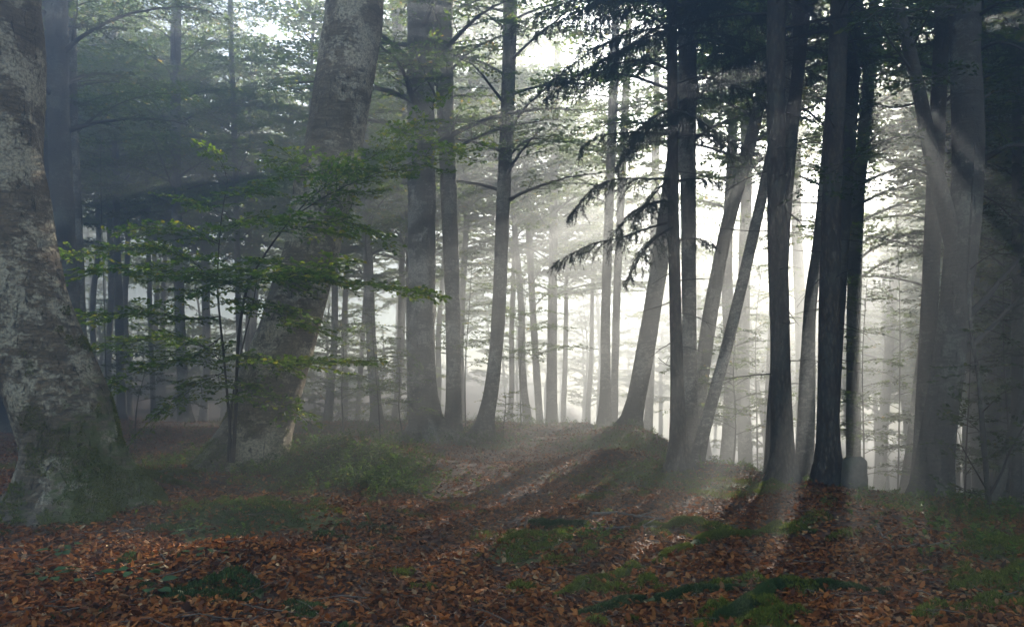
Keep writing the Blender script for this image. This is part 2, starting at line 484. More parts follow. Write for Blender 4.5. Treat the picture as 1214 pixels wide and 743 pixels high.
def build_trunk(parent, base, C, r, mt, seg=20, n=60, flare=.5, lobes=5, rough=.04, seed=0, name='trunk', fl_h=.7, dirs=None):
    P, rr = resample(C, n, r)
    rr = np.maximum(rr[:, 0], .012)
    z = P[:, 2] - base[2]
    fl = np.exp(-np.clip(z, -.2, None) / (fl_h * .45))
    ph = rng.uniform(0, 6.28)
    kr_ = np.random.default_rng(seed + 7)
    knots = [(kr_.uniform(0, 6.28), kr_.uniform(.6, 7), kr_.uniform(.16, .34), kr_.uniform(.04, .14)) for _ in range(9)]
    def rf(a, i, P_):
        A, I = np.broadcast_arrays(a, i)
        zz = z[I]; f = fl[I]
        if dirs:
            lob = sum(s * np.exp(-((np.angle(np.exp(1j * (A - d)))) / .30) ** 2) for d, s in dirs)
        else:
            lob = .5 + .5 * np.cos(lobes * A + ph + .6 * np.sin(A * 2 + seed))
        s = 1 + flare * f * (.18 + 1.25 * lob)
        for ka, kz, kr, kh in knots: s = s + kh * np.exp(-(np.angle(np.exp(1j * (A - ka))) / kr) ** 2 - ((zz - kz) / (kr * rr[n // 3] * 1.6)) ** 2)
        nn = fbm(np.cos(A) * 1.4 + seed * 3.1, zz * 1.1 + np.sin(A) * 1.4, seed, 3)
        n2 = fbm(np.cos(A) * 6 + seed, zz * 4 + np.sin(A) * 6, seed + 5, 2)
        return s * (1 + rough * nn * (1.3 + 2.2 * f) + rough * .45 * n2 * (1 + 2.5 * f))
    mb = MB(); tube(mb, P, rr, seg, 0, rf)
    return mb.build(name, mt, parent, base)

def spray(origin, d, length, r, leaf=.06, step=.12, tw=.36, droop=.12, m=6, tilt=None):
    """flat leafy beech branchlet: axis points, leaf bases, directions, normals"""
    d = norm(d); up = norm(np.array([0, 0, 1.0]) + r.normal(0, .16, 3)) if tilt is None else tilt
    s = norm(np.cross(up, d)); up = np.cross(d, s)
    n = max(3, int(length / step))
    t = (np.arange(n) + .5) / n
    ax = lambda q: origin + d * length * q[..., None] - np.array([0, 0, 1.0]) * droop * length * (q[..., None] ** 2)
    B = ax(t)
    sg = np.where(np.arange(n) % 2 == 0, 1.0, -1.0)
    tl = tw * (1.05 - .65 * t) * r.uniform(.6, 1.2, n) * min(1, length / .7 + .25)
    td = norm(d[None] * .75 + s[None] * sg[:, None] * .8 + r.normal(0, .12, (n, 3)))
    k = (np.arange(m) + .6) / m
    LP = B[:, None] + td[:, None] * (tl[:, None] * k[None])[..., None] - np.array([0, 0, 1.0]) * (.10 * tl[:, None] * k[None] ** 2)[..., None]
    ls = np.where(np.arange(m) % 2 == 0, 1.0, -1.0)
    side = np.cross(up, td)
    LD = td[:, None] * .75 + side[:, None] * ls[None, :, None] * .75 + r.normal(0, .22, (n, m, 3))
    LP = LP.reshape(-1, 3); LD = LD.reshape(-1, 3) - np.array([0, 0, .12])
    P2 = ax(np.linspace(.04, 1, n)); D2 = d + s * np.where(np.arange(n) % 2 == 0, -.8, .8)[:, None] + r.normal(0, .2, (n, 3))
    LP = np.vstack([LP, P2]); LD = np.vstack([LD, D2])
    keep = r.random(len(LP)) > .1
    LP, LD = LP[keep], LD[keep]
    LN = up + r.normal(0, .42, LP.shape)
    size = leaf * r.uniform(.65, 1.2, len(LP))
    axis = ax(np.linspace(0, 1, 5))
    twigs = [np.stack([B[i], B[i] + td[i] * tl[i] * .9 - np.array([0, 0, .07]) * tl[i]]) for i in range(n)]
    return axis, twigs, LP, LD, LN, size

def leafy_limb(mbw, mbl, P, rad, r, leaf=.06, per_m=5.0, slen=(.4, .9), t0=.25, wood_twigs=False, seg=6, step=.12, m=6, droop=.12, spread=.9):
    """a limb (wood into mbw) that carries flat sprays of leaves (into mbl)"""
    L = np.linalg.norm(np.diff(P, axis=0), axis=1).sum()
    Q = resample(P, max(8, int(L * 7)))
    k = len(Q)
    Q = Q + r.normal(0, .012, Q.shape) * np.linspace(0, 1, k)[:, None]
    rr = rad * (1 - .85 * np.linspace(0, 1, k) ** .8)
    tube(mbw, Q, rr, seg)
    T = norm(np.gradient(Q, axis=0))
    ns = max(2, int(L * per_m * (1 - t0)))
    for i in range(ns):
        t = t0 + (1 - t0) * (i + r.random() * .6) / ns
        j = min(k - 1, int(t * k))
        s = norm(np.cross([0, 0, 1.0], T[j])) * (1 if i % 2 else -1)
        d = T[j] * r.uniform(.35, .9) + s * spread * r.uniform(.5, 1.1) + np.array([0, 0, r.uniform(-.18, .22)])
        if i == ns - 1: d = T[j]
        l = r.uniform(*slen) * (1.15 - .5 * t)
        ax, tw, LP, LD, LN, sz = spray(Q[j], d, l, r, leaf, step, droop=droop, m=m)
        tube(mbw, ax, np.linspace(max(.004, rr[j] * .35), .002, len(ax)), 4, cap=False)
        if wood_twigs:
            for q in tw: tube(mbw, q, [.0022, .001], 3, cap=False)
        leaves_mesh(mbl, LP, LD, LN, sz, .6, .10)

def line_at(P, z):
    """centre-line point at height z"""
    i = int(np.clip(np.searchsorted(P[:, 2], z), 1, len(P) - 1))
    a, b = P[i - 1], P[i]
    u = np.clip((z - a[2]) / max(b[2] - a[2], 1e-6), 0, 1)
    return a + (b - a) * u

def beech_crown(parent, base, C, r0, z0, z1, n, L, seed, leaf=.105, lm='leaf', per_m=5.2, slen=(.5, 1.2), step=.13, m=6, avoid=None):
    r = np.random.default_rng(seed)
    w, l = MB(), MB(); n = int(n * 1.7)
    for i in range(n):
        u = (i + r.random() * .7) / n
        h = z0 + (z1 - z0) * u
        p = line_at(C, base[2] + h)
        a = i * 2.4 + r.uniform(-.5, .5)
        if avoid is not None:
            for _ in range(6):
                if abs(np.angle(np.exp(1j * (a - avoid[0])))) > avoid[1]: break
                a += 1.1
        le = L * (1 - .55 * u ** 1.6) * r.uniform(.65, 1.15)
        e0 = R(r.uniform(18, 48)); q = [p]
        hd = np.array([math.cos(a), math.sin(a)])
        for s in range(6):
            e = e0 * (1 - s / 4.2)
            hd = norm(hd + r.normal(0, .10, 2))
            q.append(q[-1] + np.array([hd[0] * math.cos(e), hd[1] * math.cos(e), math.sin(e)]) * le / 6)
        leafy_limb(w, l, np.array(q), max(.018, r0 * .28 * (1 - .5 * u)), r, leaf, per_m, slen, .22, False, 5, step, m)
    c = l.build('crown', M[lm], parent, base)
    b = w.build('branch_framework', M['twig'], parent, base)
    return c

def beech(name, label, pts, Y, top, mt='beech', crown=None, flare=.5, group=None, seed=0, seg=20, n=60, rough=.04, lean=0.0, cat='tree', fl_h=.7, lobes=5, dirs=None):
    C, r, base = trunk_points(pts, Y, top, lean)
    t = thing(name, base, label, cat, group)
    build_trunk(t, base, C, r, M[mt], seg, n, flare, lobes, rough, seed, fl_h=fl_h, dirs=dirs)
    if crown:
        beech_crown(t, base, resample(C, 40), r[min(2, len(r) - 1)], seed=seed + 100, **crown)
    return t, base, C, r

def px_branch(tree, base, pts, rad, seed, leaf=.055, lm='leaf', per_m=6, slen=(.3, .6), t0=.15, twigs=True, step=.09, m=6, name='branch', wood='twig', leafy=True, seg=7, droop=.12, spread=.9):
    """a branch drawn through (px, py, Y) points, as a part with its foliage as a sub-part"""
    P = np.array([at(a, b, c)[0] for a, b, c in pts])
    r = np.random.default_rng(seed); w, l = MB(), MB()
    if leafy:
        leafy_limb(w, l, P, rad, r, leaf, per_m, slen, t0, twigs, seg, step, m, droop, spread)
    else:
        L = np.linalg.norm(np.diff(P, axis=0), axis=1).sum()
        k = max(8, int(L * 9)); Q = resample(P, k) + r.normal(0, .008, (k, 3)) * np.linspace(0, 1, k)[:, None]
        tube(w, Q, rad * (1 - .75 * np.linspace(0, 1, k)), seg)
    o = w.build(name, M[wood], tree, base)
    if l.n:
        f = l.build('foliage', M[lm], o, base)
    return o

# --- the two big beeches at left
A_pts = [(90, 606, 108), (86, 560, 104), (80, 512, 103), (64, 466, 103), (46, 418, 100), (29, 372, 97), (14, 300, 94), (2, 210, 92), (-2, 100, 92), (-3, 0, 91)]
g = ground_px(95, 598)
TA, bA, CA, rA = beech('old_beech', 'massive mossy beech, bent at the foot and cut by the left picture edge', A_pts, g[1], 15,
                       'beech_big', dict(z0=7.5, z1=14, n=14, L=4.5, leaf=.1, per_m=2.0), flare=.62, seed=3, seg=72, n=150, rough=.055, fl_h=.75,
                       dirs=[(0.05, 1.0), (3.35, .9), (4.35, .55), (4.95, .8), (5.6, .45), (1.7, .7), (2.5, .5)])
B_pts = [(290, 556, 84), (297, 535, 82), (309, 500, 76), (327, 440, 71), (346, 380, 67), (366, 310, 66), (386, 220, 65), (404, 120, 66), (414, 50, 68), (421, 0, 66)]
g = ground_px(295, 552)
TB, bB, CB, rB = beech('leaning_beech', 'thick pale-barked beech leaning right, dark moss on its foot, sapling leaves across it', B_pts, g[1], 15,
                       'beech_lean', dict(z0=7.8, z1=14, n=14, L=4.5, leaf=.1, per_m=2.0), flare=.55, seed=11, seg=64, n=140, rough=.05, fl_h=.7,
                       dirs=[(3.3, .3), (4.0, .3), (4.55, .75), (5.2, .4), (5.8, .65), (.3, .25), (1.8, .5)])

def moss_foot(tree, base, h, n, seed, bias):
    """moss cushions growing on a trunk's foot, thickest low down and on its damp side"""
    tr = [c for c in tree.children if c.name.startswith('trunk')][0]; me_ = tr.data; r = np.random.default_rng(seed)
    nv = len(me_.vertices); V = np.zeros(nv * 3); me_.vertices.foreach_get('co', V); V = V.reshape(-1, 3); N = np.zeros(nv * 3); me_.vertices.foreach_get('normal', N); N = N.reshape(-1, 3)
    L = np.zeros(len(me_.polygons) * 4, int); npq = sum(1 for p in me_.polygons if len(p.vertices) == 4)
    F_ = np.array([p.vertices[:] for p in me_.polygons if len(p.vertices) == 4])
    c = V[F_].mean(1); a = np.linalg.norm(np.cross(V[F_[:, 2]] - V[F_[:, 0]], V[F_[:, 3]] - V[F_[:, 1]]), axis=1)
    w = a * (c[:, 2] > -.1) * (c[:, 2] < 2.6); i = r.choice(len(F_), n, p=w / w.sum()); u, v = r.random((2, n, 1))
    q_ = V[F_[i]]; P = (q_[:, 0] * (1 - u) + q_[:, 1] * u) * (1 - v) + (q_[:, 3] * (1 - u) + q_[:, 2] * u) * v; D = N[F_[i, 0]]
    k = (h - P[:, 2]) * 1.1 + bias[0] * D[:, 0] + bias[1] * D[:, 1] + 1.1 * fbm(P[:, 0] * 4 + P[:, 1] * 4, P[:, 2] * 4, seed, 3) > .25
    b = MB(); blades_mesh(b, P[k], D[k] * .8 + r.normal(0, .5, (k.sum(), 3)) + [0, 0, .2], r.uniform(.012, .032, k.sum()), .008)
    b.build('moss_cover', M['moss'], tree)['kind'] = 'stuff'
moss_foot(TA, bA, .55, 90000, 1, (.9, -.1))
moss_foot(TB, bB, .55, 60000, 2, (-.5, -.1))

# --- beeches standing by the path
CR = dict(z0=5.5, z1=13.5, n=16, L=3.6)
g = ground_px(505, 521)
TC, bC, CC, rC = beech('beech_tree', 'stout upright beech with a dark mossy humped base left of the path', [(506, 523, 44), (504, 500, 36), (500, 440, 33), (499, 372, 32), (500, 250, 32), (499, 120, 31), (498, 0, 30)], g[1], 15,
                       'beech', dict(z0=6, z1=13.5, n=16, L=3.4, leaf=.09), flare=.8, seed=21, seg=32, n=90)
g = ground_px(538, 519)
TD, bD, CD, rD = beech('beech_tree', 'slimmer beech close right of the stout humped-base beech', [(538, 519, 19), (538, 470, 18), (537, 372, 18), (531, 200, 19), (527, 90, 21), (526, 0, 22)], g[1], 15,
                       'beech', dict(z0=6, z1=13.5, n=12, L=3.2, leaf=.09), flare=.5, seed=22, seg=24, n=70)
px_branch(TD, bD, [(523, 95, 18.3), (517, 60, 18.1), (512, 20, 18.0), (505, -40, 18.0)], .12, 5, leafy=False, name='fork_stem', wood='beech')
g = ground_px(572, 521)
TE, bE, CE, rE = beech('beech_tree', 'slender pale beech at the left path edge with its foot swept left', [(569, 522, 23), (574, 500, 19), (584, 450, 17), (591, 372, 16), (596, 250, 16), (602, 120, 16), (605, 0, 16)], g[1], 15,
                       'beech', dict(z0=5, z1=13.5, n=16, L=3.4, leaf=.09), flare=.7, seed=23, seg=24, n=70)
beech('beech_tree', 'faint bowed trunk showing between the leaning beech and the stout one', [(490, 505, 13), (487, 372, 12), (485, 250, 11), (475, 110, 12), (470, 0, 13)], 24, 15,
      'beech', dict(z0=3.6, z1=13.5, n=24, L=3.6), seed=24, seg=14, n=40)
beech('beech_tree', 'faint thin straight trunk right of the leaning beech above a leafy sapling', [(447, 500, 13), (440, 400, 12), (434, 250, 11), (431, 100, 10), (430, 0, 9)], 22, 13,
      'beech', dict(z0=3.6, z1=12, n=16, L=3.0), seed=25, seg=14, n=40)

# --- trunks in the glow
for lab, pts, Y, top, cr, sd in [
    ('pale misty trunk standing alone over the path end, behind the slender beech', [(654, 505, 14), (655, 372, 11), (657, 200, 10), (660, 100, 10)], 30, 15.5, dict(z0=5, z1=14.5, n=18, L=4.0), 31),
    ('very faint crooked thin trunk just right of the slender pale beech', [(640, 500, 9), (632, 372, 8), (626, 250, 8), (621, 150, 7)], 33, 15.5, dict(z0=5.5, z1=14.5, n=14, L=3.8), 32),
    ('left one of two slim glowing trunks beyond the hummock, slightly bent', [(716, 508, 15), (718, 440, 12), (718, 372, 11), (722, 250, 11), (728, 90, 11)], 23, 15, dict(z0=6.5, z1=14, n=14, L=3.2), 33),
    ('right one of two slim glowing trunks beyond the hummock, thinner', [(727, 508, 10), (729, 440, 9), (732, 330, 9), (738, 200, 9), (743, 90, 9)], 25, 15, dict(z0=6.5, z1=14, n=12, L=3.0), 34),
    ('pale leaning trunk rising from the hummock towards the spruce', [(745, 520, 27), (753, 480, 22), (768, 400, 21), (784, 300, 20), (800, 180, 18)], 18.2, 14, dict(z0=6, z1=13, n=10, L=3), 35),
    ('very faint trunk in the mist just right of the pale leaning trunk', [(768, 520, 11), (771, 440, 10), (775, 300, 10), (778, 150, 9)], 29, 15.5, dict(z0=6, z1=14.5, n=12, L=3.4), 36),
    ('faint grey trunk leaning steeply right behind the twin spruce trunks', [(822, 530, 19), (829, 470, 18), (842, 372, 17), (862, 270, 16), (884, 190, 15), (908, 90, 14)], 17, 13, dict(z0=6, z1=12.5, n=12, L=3), 37),
    ('dark straight trunk leaning right from the foot of the twin spruces', [(822, 560, 15), (835, 510, 14), (862, 410, 13.5), (886, 310, 13), (904, 230, 12.5), (930, 110, 12)], 12.6, 10.5, dict(z0=6.5, z1=10, n=8, L=2.4), 38)]:
    beech('beech_tree', lab, pts, Y, top, 'beech', cr, seed=sd, seg=16, n=46)

# --- spruces on the ridge edge
def bough(parent, base, P, rad, r, tw_len=.45, per_m=18, droop=.55, bare=0.0):
    """spruce bough: drooping axis, hanging side twigs set with needles"""
    w = MB(); L = np.linalg.norm(np.diff(P, axis=0), axis=1).sum()
    Q = resample(P, max(8, int(L * 8))); k = len(Q)
    tube(w, Q, rad * (1 - .85 * np.linspace(0, 1, k)), 6, 0)
    T = norm(np.gradient(Q, axis=0)); NP, ND = [], []
    n = int(L * per_m)
    for i in range(n):
        t = .18 + .82 * (i + r.random()) / n
        if r.random() < bare: continue
        j = min(k - 1, int(t * k)); s = norm(np.cross([0, 0, 1.0], T[j])) * (1 if i % 2 else -1)
        l = tw_len * (1.1 - .7 * t) * r.uniform(.35, 1.35) + .06
        d = T[j] * .7 + s * r.uniform(.5, 1.0); q = [Q[j]]
        for c in range(4):
            d = norm(d + np.array([0, 0, -droop * (.35 + .4 * c) * r.uniform(.4, 1.2)])); q.append(q[-1] + d * l / 4)
        q = np.array(q); tube(w, q, [.004, .0035, .003, .0025, .0015], 3, 0, cap=False)
        subs = [(q, 52)]
        for c in range(3):
            o = q[1 + c]; dd = norm(norm(q[2 + c if c < 3 else 4] - q[c]) * .7 + norm(r.normal(size=3)) * .6 + np.array([0, 0, -.35 * droop]))
            subs.append((np.array([o, o + dd * l * .25, o + dd * l * .42 + np.array([0, 0, -.05 * l])]), 30))
        for pts, cnt in subs:
            u = r.random(cnt) * (len(pts) - 1); a = u.astype(int); f = (u - a)[:, None]
            pos = pts[a] * (1 - f) + pts[a + 1] * f; td = norm(pts[a + 1] - pts[a])
            NP.append(pos); ND.append(td * .7 + norm(r.normal(size=(cnt, 3))) * .75)
    if NP:
        NP = np.vstack(NP); ND = np.vstack(ND)
        blades_mesh(w, NP, ND, r.uniform(.022, .05, len(NP)), .0075, 1)
    return w.build('bough', [M['twig'], M['needle']], parent, base)

def dead_branches(parent, base, C, rr, z0, z1, n, r, length=(.25, .9)):
    for i in range(n):
        z = base[2] + z0 + (z1 - z0) * (i + r.random()) / n
        p = line_at(C, z); a = r.uniform(0, 6.28); l = r.uniform(*length)
        d = np.array([math.cos(a), math.sin(a), r.uniform(-.25, .2)]); q = [p]
        for c in range(5):
            d = norm(d + r.normal(0, .1, 3) + np.array([0, 0, -.06])); q.append(q[-1] + d * (l + rr) / 5)
        w = MB(); tube(w, np.array(q), np.linspace(.011, .003, 6), 5)
        if l > .5:
            for c in (2, 3):
                e = norm(d + r.normal(0, .6, 3)); tube(w, np.array([q[c], q[c] + e * l * .2, q[c] + e * l * .35 + np.array([0, 0, -.02])]), [.004, .003, .0015], 4)
        w.build('dead_branch', M['twig'], parent, base)

def spruce(label, pts, Y, top, seed, dead=(1.0, 5.5, 16), boughs=None, flare=.55, seg=24, mt='spruce', group=None):
    C, r, base = trunk_points(pts, Y, top)
    t = thing('spruce', base, label, 'tree', group)
    build_trunk(t, base, C, r, M[mt], seg, 70, flare, 5, .03, seed, fl_h=.5)
    q = np.random.default_rng(seed); D = resample(C, 60)
    if dead: dead_branches(t, base, D, r[2], *dead, q)
    if boughs:
        z0, z1, n, L = boughs
        for i in range(n):
            u = (i + q.random() * .8) / n; p = line_at(D, base[2] + z0 + (z1 - z0) * u); a = i * 2.4 + q.uniform(-.3, .3)
            le = L * (1 - .75 * u) * q.uniform(.75, 1.1) + .3; hd = np.array([math.cos(a), math.sin(a)]); P = [p]
            for s in range(5):
                e = (.15 - .17 * s + .05 * (s == 4)) ; P.append(P[-1] + np.array([hd[0], hd[1], e]) * le / 5)
            bough(t, base, np.array(P), .022, q)
    return t, base, C, r

g = ground_px(804, 557)
TM, bM, CM, rM = spruce('front spruce of a twin pair, slender, with drooping needle boughs to its left', [(804, 558, 28), (804, 530, 22), (803, 470, 17), (801, 372, 14), (798, 250, 13), (797, 120, 12.5), (796, 0, 12)], g[1], 13.5, 41,
                        (1.2, 4.6, 14), (6.6, 13.2, 40, 2.6))
qb = np.random.default_rng(5)
for pts, L in [([(797, 85, 0), (765, 72, -.3), (725, 78, -.5), (690, 100, -.7), (664, 92, -.8)], .5), ([(797, 40, 0), (770, 18, .2), (735, 12, .3), (700, 26, .4)], .5), ([(797, 20, 0), (768, 40, -.6), (740, 58, -.9), (715, 70, -1.1)], .5),
               ([(798, 160, 0), (770, 158, -.2), (735, 158, -.4), (705, 163, -.5), (692, 173, -.5)], .42), ([(798, 150, 0), (775, 150, .4), (752, 170, .7), (735, 195, .8)], .4), ([(798, 130, 0), (782, 135, -.5), (765, 150, -.9), (750, 172, -1.1)], .42),
               ([(799, 212, 0), (770, 212, -.3), (735, 212, -.5), (705, 222, -.6), (680, 250, -.7)], .5), ([(800, 262, 0), (770, 270, .2), (735, 282, .3), (700, 290, .4), (664, 308, .4)], .5),
               ([(800, 268, 0), (780, 280, -.5), (762, 300, -.8), (748, 325, -.9)], .42), ([(799, 205, 0), (780, 225, .5), (762, 250, .8), (752, 275, 1)], .42), ([(799, 238, 0), (775, 240, -.6), (752, 252, -1), (735, 270, -1.2)], .4),
               ([(800, 215, 0), (825, 212, .2), (850, 216, .3)], .22), ([(800, 286, 0), (820, 282, -.2), (842, 287, -.3)], .25), ([(797, 100, 0), (830, 92, .3), (865, 100, .5), (900, 120, .6)], .5), ([(797, 60, 0), (835, 48, -.3), (880, 62, -.4), (910, 90, -.4)], .5),
               ([(798, 165, 0), (830, 160, .5), (862, 168, .8), (888, 180, .9)], .42), ([(797, 20, 0), (840, 8, .3), (885, 14, .4), (925, 40, .4)], .5), ([(797, 130, 0), (815, 135, -.6), (840, 150, -.9), (860, 172, -1)], .35), ([(797, 2, 0), (760, -10, -.3), (720, -6, -.5), (690, 12, -.7)], .5)]:
    P = np.array([at(a, b, g[1] + c)[0] for a, b, c in pts])
    bough(TM, bM, P, .022, qb, L * 1.1, 26, qb.uniform(.4, .75), .14)
TN, bN, CN, rN = beech('beech_tree', 'smooth trunk close behind the front spruce of the twin pair', [(819, 548, 22), (818, 500, 18), (817, 372, 16.5), (816, 250, 17.5), (815, 120, 20), (815, 0, 22)], 13.6, 14, 'beech', dict(z0=7.5, z1=13.5, n=10, L=3, leaf=.09), seed=42, seg=24, n=60)
g = ground_px(928, 572)
TQ, bQ, CQ, rQ = spruce('dark scaly spruce with bare dead twigs, right of the dark leaning trunk', [(929, 575, 31), (928, 540, 27), (926, 470, 24.5), (924, 372, 23), (921, 250, 22), (920, 120, 21), (920, 0, 20)], g[1], 13.5, 43, (1.2, 6.4, 30), (6.3, 13, 44, 3.2))
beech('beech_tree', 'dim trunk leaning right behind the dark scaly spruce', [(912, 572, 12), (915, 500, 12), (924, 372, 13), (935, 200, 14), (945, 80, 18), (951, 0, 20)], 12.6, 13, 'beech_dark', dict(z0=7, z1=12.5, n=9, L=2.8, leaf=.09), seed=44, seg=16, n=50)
beech('beech_tree', 'pale misty trunk tilting right against the sunlit spruce from its left', [(953, 578, 24), (955, 520, 21), (960, 372, 15), (970, 290, 13), (980, 180, 12)], 13.2, 12, 'beech', dict(z0=7.2, z1=11.5, n=8, L=2.6, leaf=.09), seed=45, seg=18, n=50)
g = ground_px(982, 575)
TT, bT, CT, rT = spruce('straight spruce left of the boundary stone with a sunbeam across it', [(982, 577, 31), (982, 540, 27), (982, 470, 25), (983, 372, 24), (986, 250, 22), (991, 120, 21), (995, 0, 20)], g[1], 13.5, 46, (1.6, 6.4, 30), (6.2, 13, 44, 3.2))
beech('beech_tree', 'dim trunk leaning right out from behind the sunbeam spruce', [(983, 560, 17), (990, 420, 17), (998, 280, 17), (1006, 150, 18), (1014, 0, 18)], 14.5, 13, 'beech_dark', dict(z0=5.8, z1=12.5, n=12, L=3, leaf=.09), seed=47, seg=16, n=50)

# --- right side
g = ground_px(1101, 590)
Z_pts = [(1101, 594, 41), (1106, 560, 40), (1114, 500, 38), (1123, 440, 36), (1131, 372, 34), (1139, 300, 35), (1146, 230, 34), (1148, 150, 34.5), (1145, 70, 33), (1143, 0, 33)]
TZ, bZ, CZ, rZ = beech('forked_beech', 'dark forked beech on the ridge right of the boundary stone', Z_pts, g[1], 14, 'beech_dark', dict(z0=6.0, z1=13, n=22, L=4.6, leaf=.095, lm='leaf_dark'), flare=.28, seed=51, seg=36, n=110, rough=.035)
yz = g[1]
P = np.array([at(a, b, yz + c)[0] for a, b, c in [(1132, 290, 0), (1124, 262, -.03), (1114, 225, -.08), (1104, 185, -.12), (1096, 140, -.15), (1088, 100, -.18), (1078, 60, -.2), (1068, 20, -.2), (1056, -40, -.2), (1044, -110, -.2)]])
Pq, rq = resample(P, 50, np.array([11, 10, 9.2, 8.4, 8, 7.6, 7.2, 6.6, 5.5, 4]) * yz / F)
mb = MB(); tube(mb, Pq, rq[:, 0], 16, 0, lambda a, i, P_: 1 + .04 * np.sin(a * 3 + i * .3)); mb.build('fork_stem', M['beech_dark'], TZ, bZ)
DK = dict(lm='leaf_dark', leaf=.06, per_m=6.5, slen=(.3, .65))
for k, (pts, rad) in enumerate([
    ([(1085, 90, yz - .2), (1060, 55, yz - .3), (1038, 25, yz - .4), (1015, 5, yz - .4)], .022), ([(1092, 120, yz - .1), (1060, 128, yz + .3), (1030, 120, yz + .6), (1000, 128, yz + .8)], .018),
    ([(1100, 165, yz - .1), (1070, 160, yz - .5), (1035, 175, yz - .8), (1000, 195, yz - 1.0), (965, 215, yz - 1.1)], .018), ([(1112, 215, yz), (1085, 200, yz - .2), (1050, 205, yz - .3), (1010, 222, yz - .3), (975, 228, yz - .3)], .016),
    ([(1163, 190, yz), (1178, 182, yz - .1), (1195, 174, yz - .2), (1214, 172, yz - .3), (1260, 178, yz - .4)], .045), ([(1160, 60, yz), (1185, 50, yz - .3), (1215, 60, yz - .5), (1260, 80, yz - .6)], .03),
    ([(1160, 120, yz), (1182, 108, yz + .3), (1210, 112, yz + .5), (1245, 130, yz + .6)], .025), ([(1158, 20, yz), (1180, 5, yz - .5), (1210, 0, yz - .8), (1250, 10, yz - 1)], .03),
    ([(1080, 60, yz - .2), (1095, 30, yz - .6), (1105, 5, yz - .9), (1112, -30, yz - 1.1)], .018), ([(1130, 100, yz - .2), (1110, 90, yz - .8), (1085, 100, yz - 1.2), (1060, 95, yz - 1.4)], .02),
    ([(1160, 230, yz), (1180, 240, yz + .4), (1205, 262, yz + .6), (1235, 290, yz + .7)], .018), ([(1140, 10, yz), (1115, 8, yz - .7), (1080, 12, yz - 1.1), (1050, 10, yz - 1.3), (1015, 30, yz - 1.5)], .025)]):
    px_branch(TZ, bZ, pts, rad, 300 + k, **DK)
for k, (pts, rad) in enumerate([([(1136, 385, yz + .1), (1165, 358, yz + .8), (1190, 328, yz + 1.3), (1216, 298, yz + 1.8), (1260, 255, yz + 2.2)], .06), ([(1134, 422, yz + .1), (1165, 398, yz + .9), (1190, 372, yz + 1.4), (1216, 346, yz + 1.9), (1265, 305, yz + 2.4)], .05)]):
    px_branch(TZ, bZ, pts, rad, 320 + k, leaf=.06, lm='leaf_dark', per_m=5, t0=.4, slen=(.3, .6))
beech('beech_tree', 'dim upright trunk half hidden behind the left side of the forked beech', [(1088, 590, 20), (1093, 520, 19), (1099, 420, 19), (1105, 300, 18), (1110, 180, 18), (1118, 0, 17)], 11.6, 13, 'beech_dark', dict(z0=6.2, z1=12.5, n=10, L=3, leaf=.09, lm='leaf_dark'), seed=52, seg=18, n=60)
beech('beech_tree', 'pale thin trunk leaning right towards the foot of the forked beech', [(1074, 580, 16), (1080, 540, 14), (1088, 470, 13), (1098, 380, 12), (1108, 250, 11)], 17, 12, 'beech', dict(z0=6, z1=11.5, n=12, L=3), seed=53, seg=14, n=40)
T_, b_, C_, r_ = beech('beech_tree', 'very faint forked tree in the bright mist above the boundary stone', [(1043, 560, 13), (1049, 480, 11), (1055, 400, 10), (1060, 320, 9), (1066, 240, 8)], 33, 14, 'beech', dict(z0=7.5, z1=16, n=14, L=3.4), seed=54, seg=14, n=40)
px_branch(T_, b_, [(1051, 460, 33), (1066, 420, 33.2), (1084, 385, 33.4), (1100, 350, 33.6)], .08, 7, leaf=.08, per_m=3, name='branch')
T_, b_, C_, r_ = beech('beech_tree', 'blurred leaning tree high in the leaves between sunbeam spruce and forked beech', [(1012, 560, 17), (1012, 400, 16), (1016, 260, 15), (1024, 160, 14), (1032, 70, 13)], 19, 14, 'beech', dict(z0=6.5, z1=15, n=18, L=3.6, leaf=.08), seed=55, seg=14, n=44)
px_branch(T_, b_, [(1022, 170, 19), (1040, 135, 19.1), (1060, 105, 19.3), (1085, 60, 19.5)], .11, 8, leaf=.08, per_m=3)
beech('beech_tree', 'faint slim trunk at the right picture edge behind the dark sapling', [(1205, 640, 13), (1205, 520, 12), (1206, 400, 12), (1206, 250, 11)], 14, 12, 'beech_dark', dict(z0=5, z1=11.5, n=14, L=3, leaf=.08, lm='leaf_dark'), seed=56, seg=14, n=40)
beech('beech_tree', 'faint trunk leaning right below the limbs of the forked beech', [(1165, 640, 15), (1185, 570, 14), (1212, 480, 13), (1240, 380, 12)], 13, 10, 'beech_dark', dict(z0=5, z1=9.5, n=10, L=2.6, leaf=.08, lm='leaf_dark'), seed=57, seg=14, n=40)

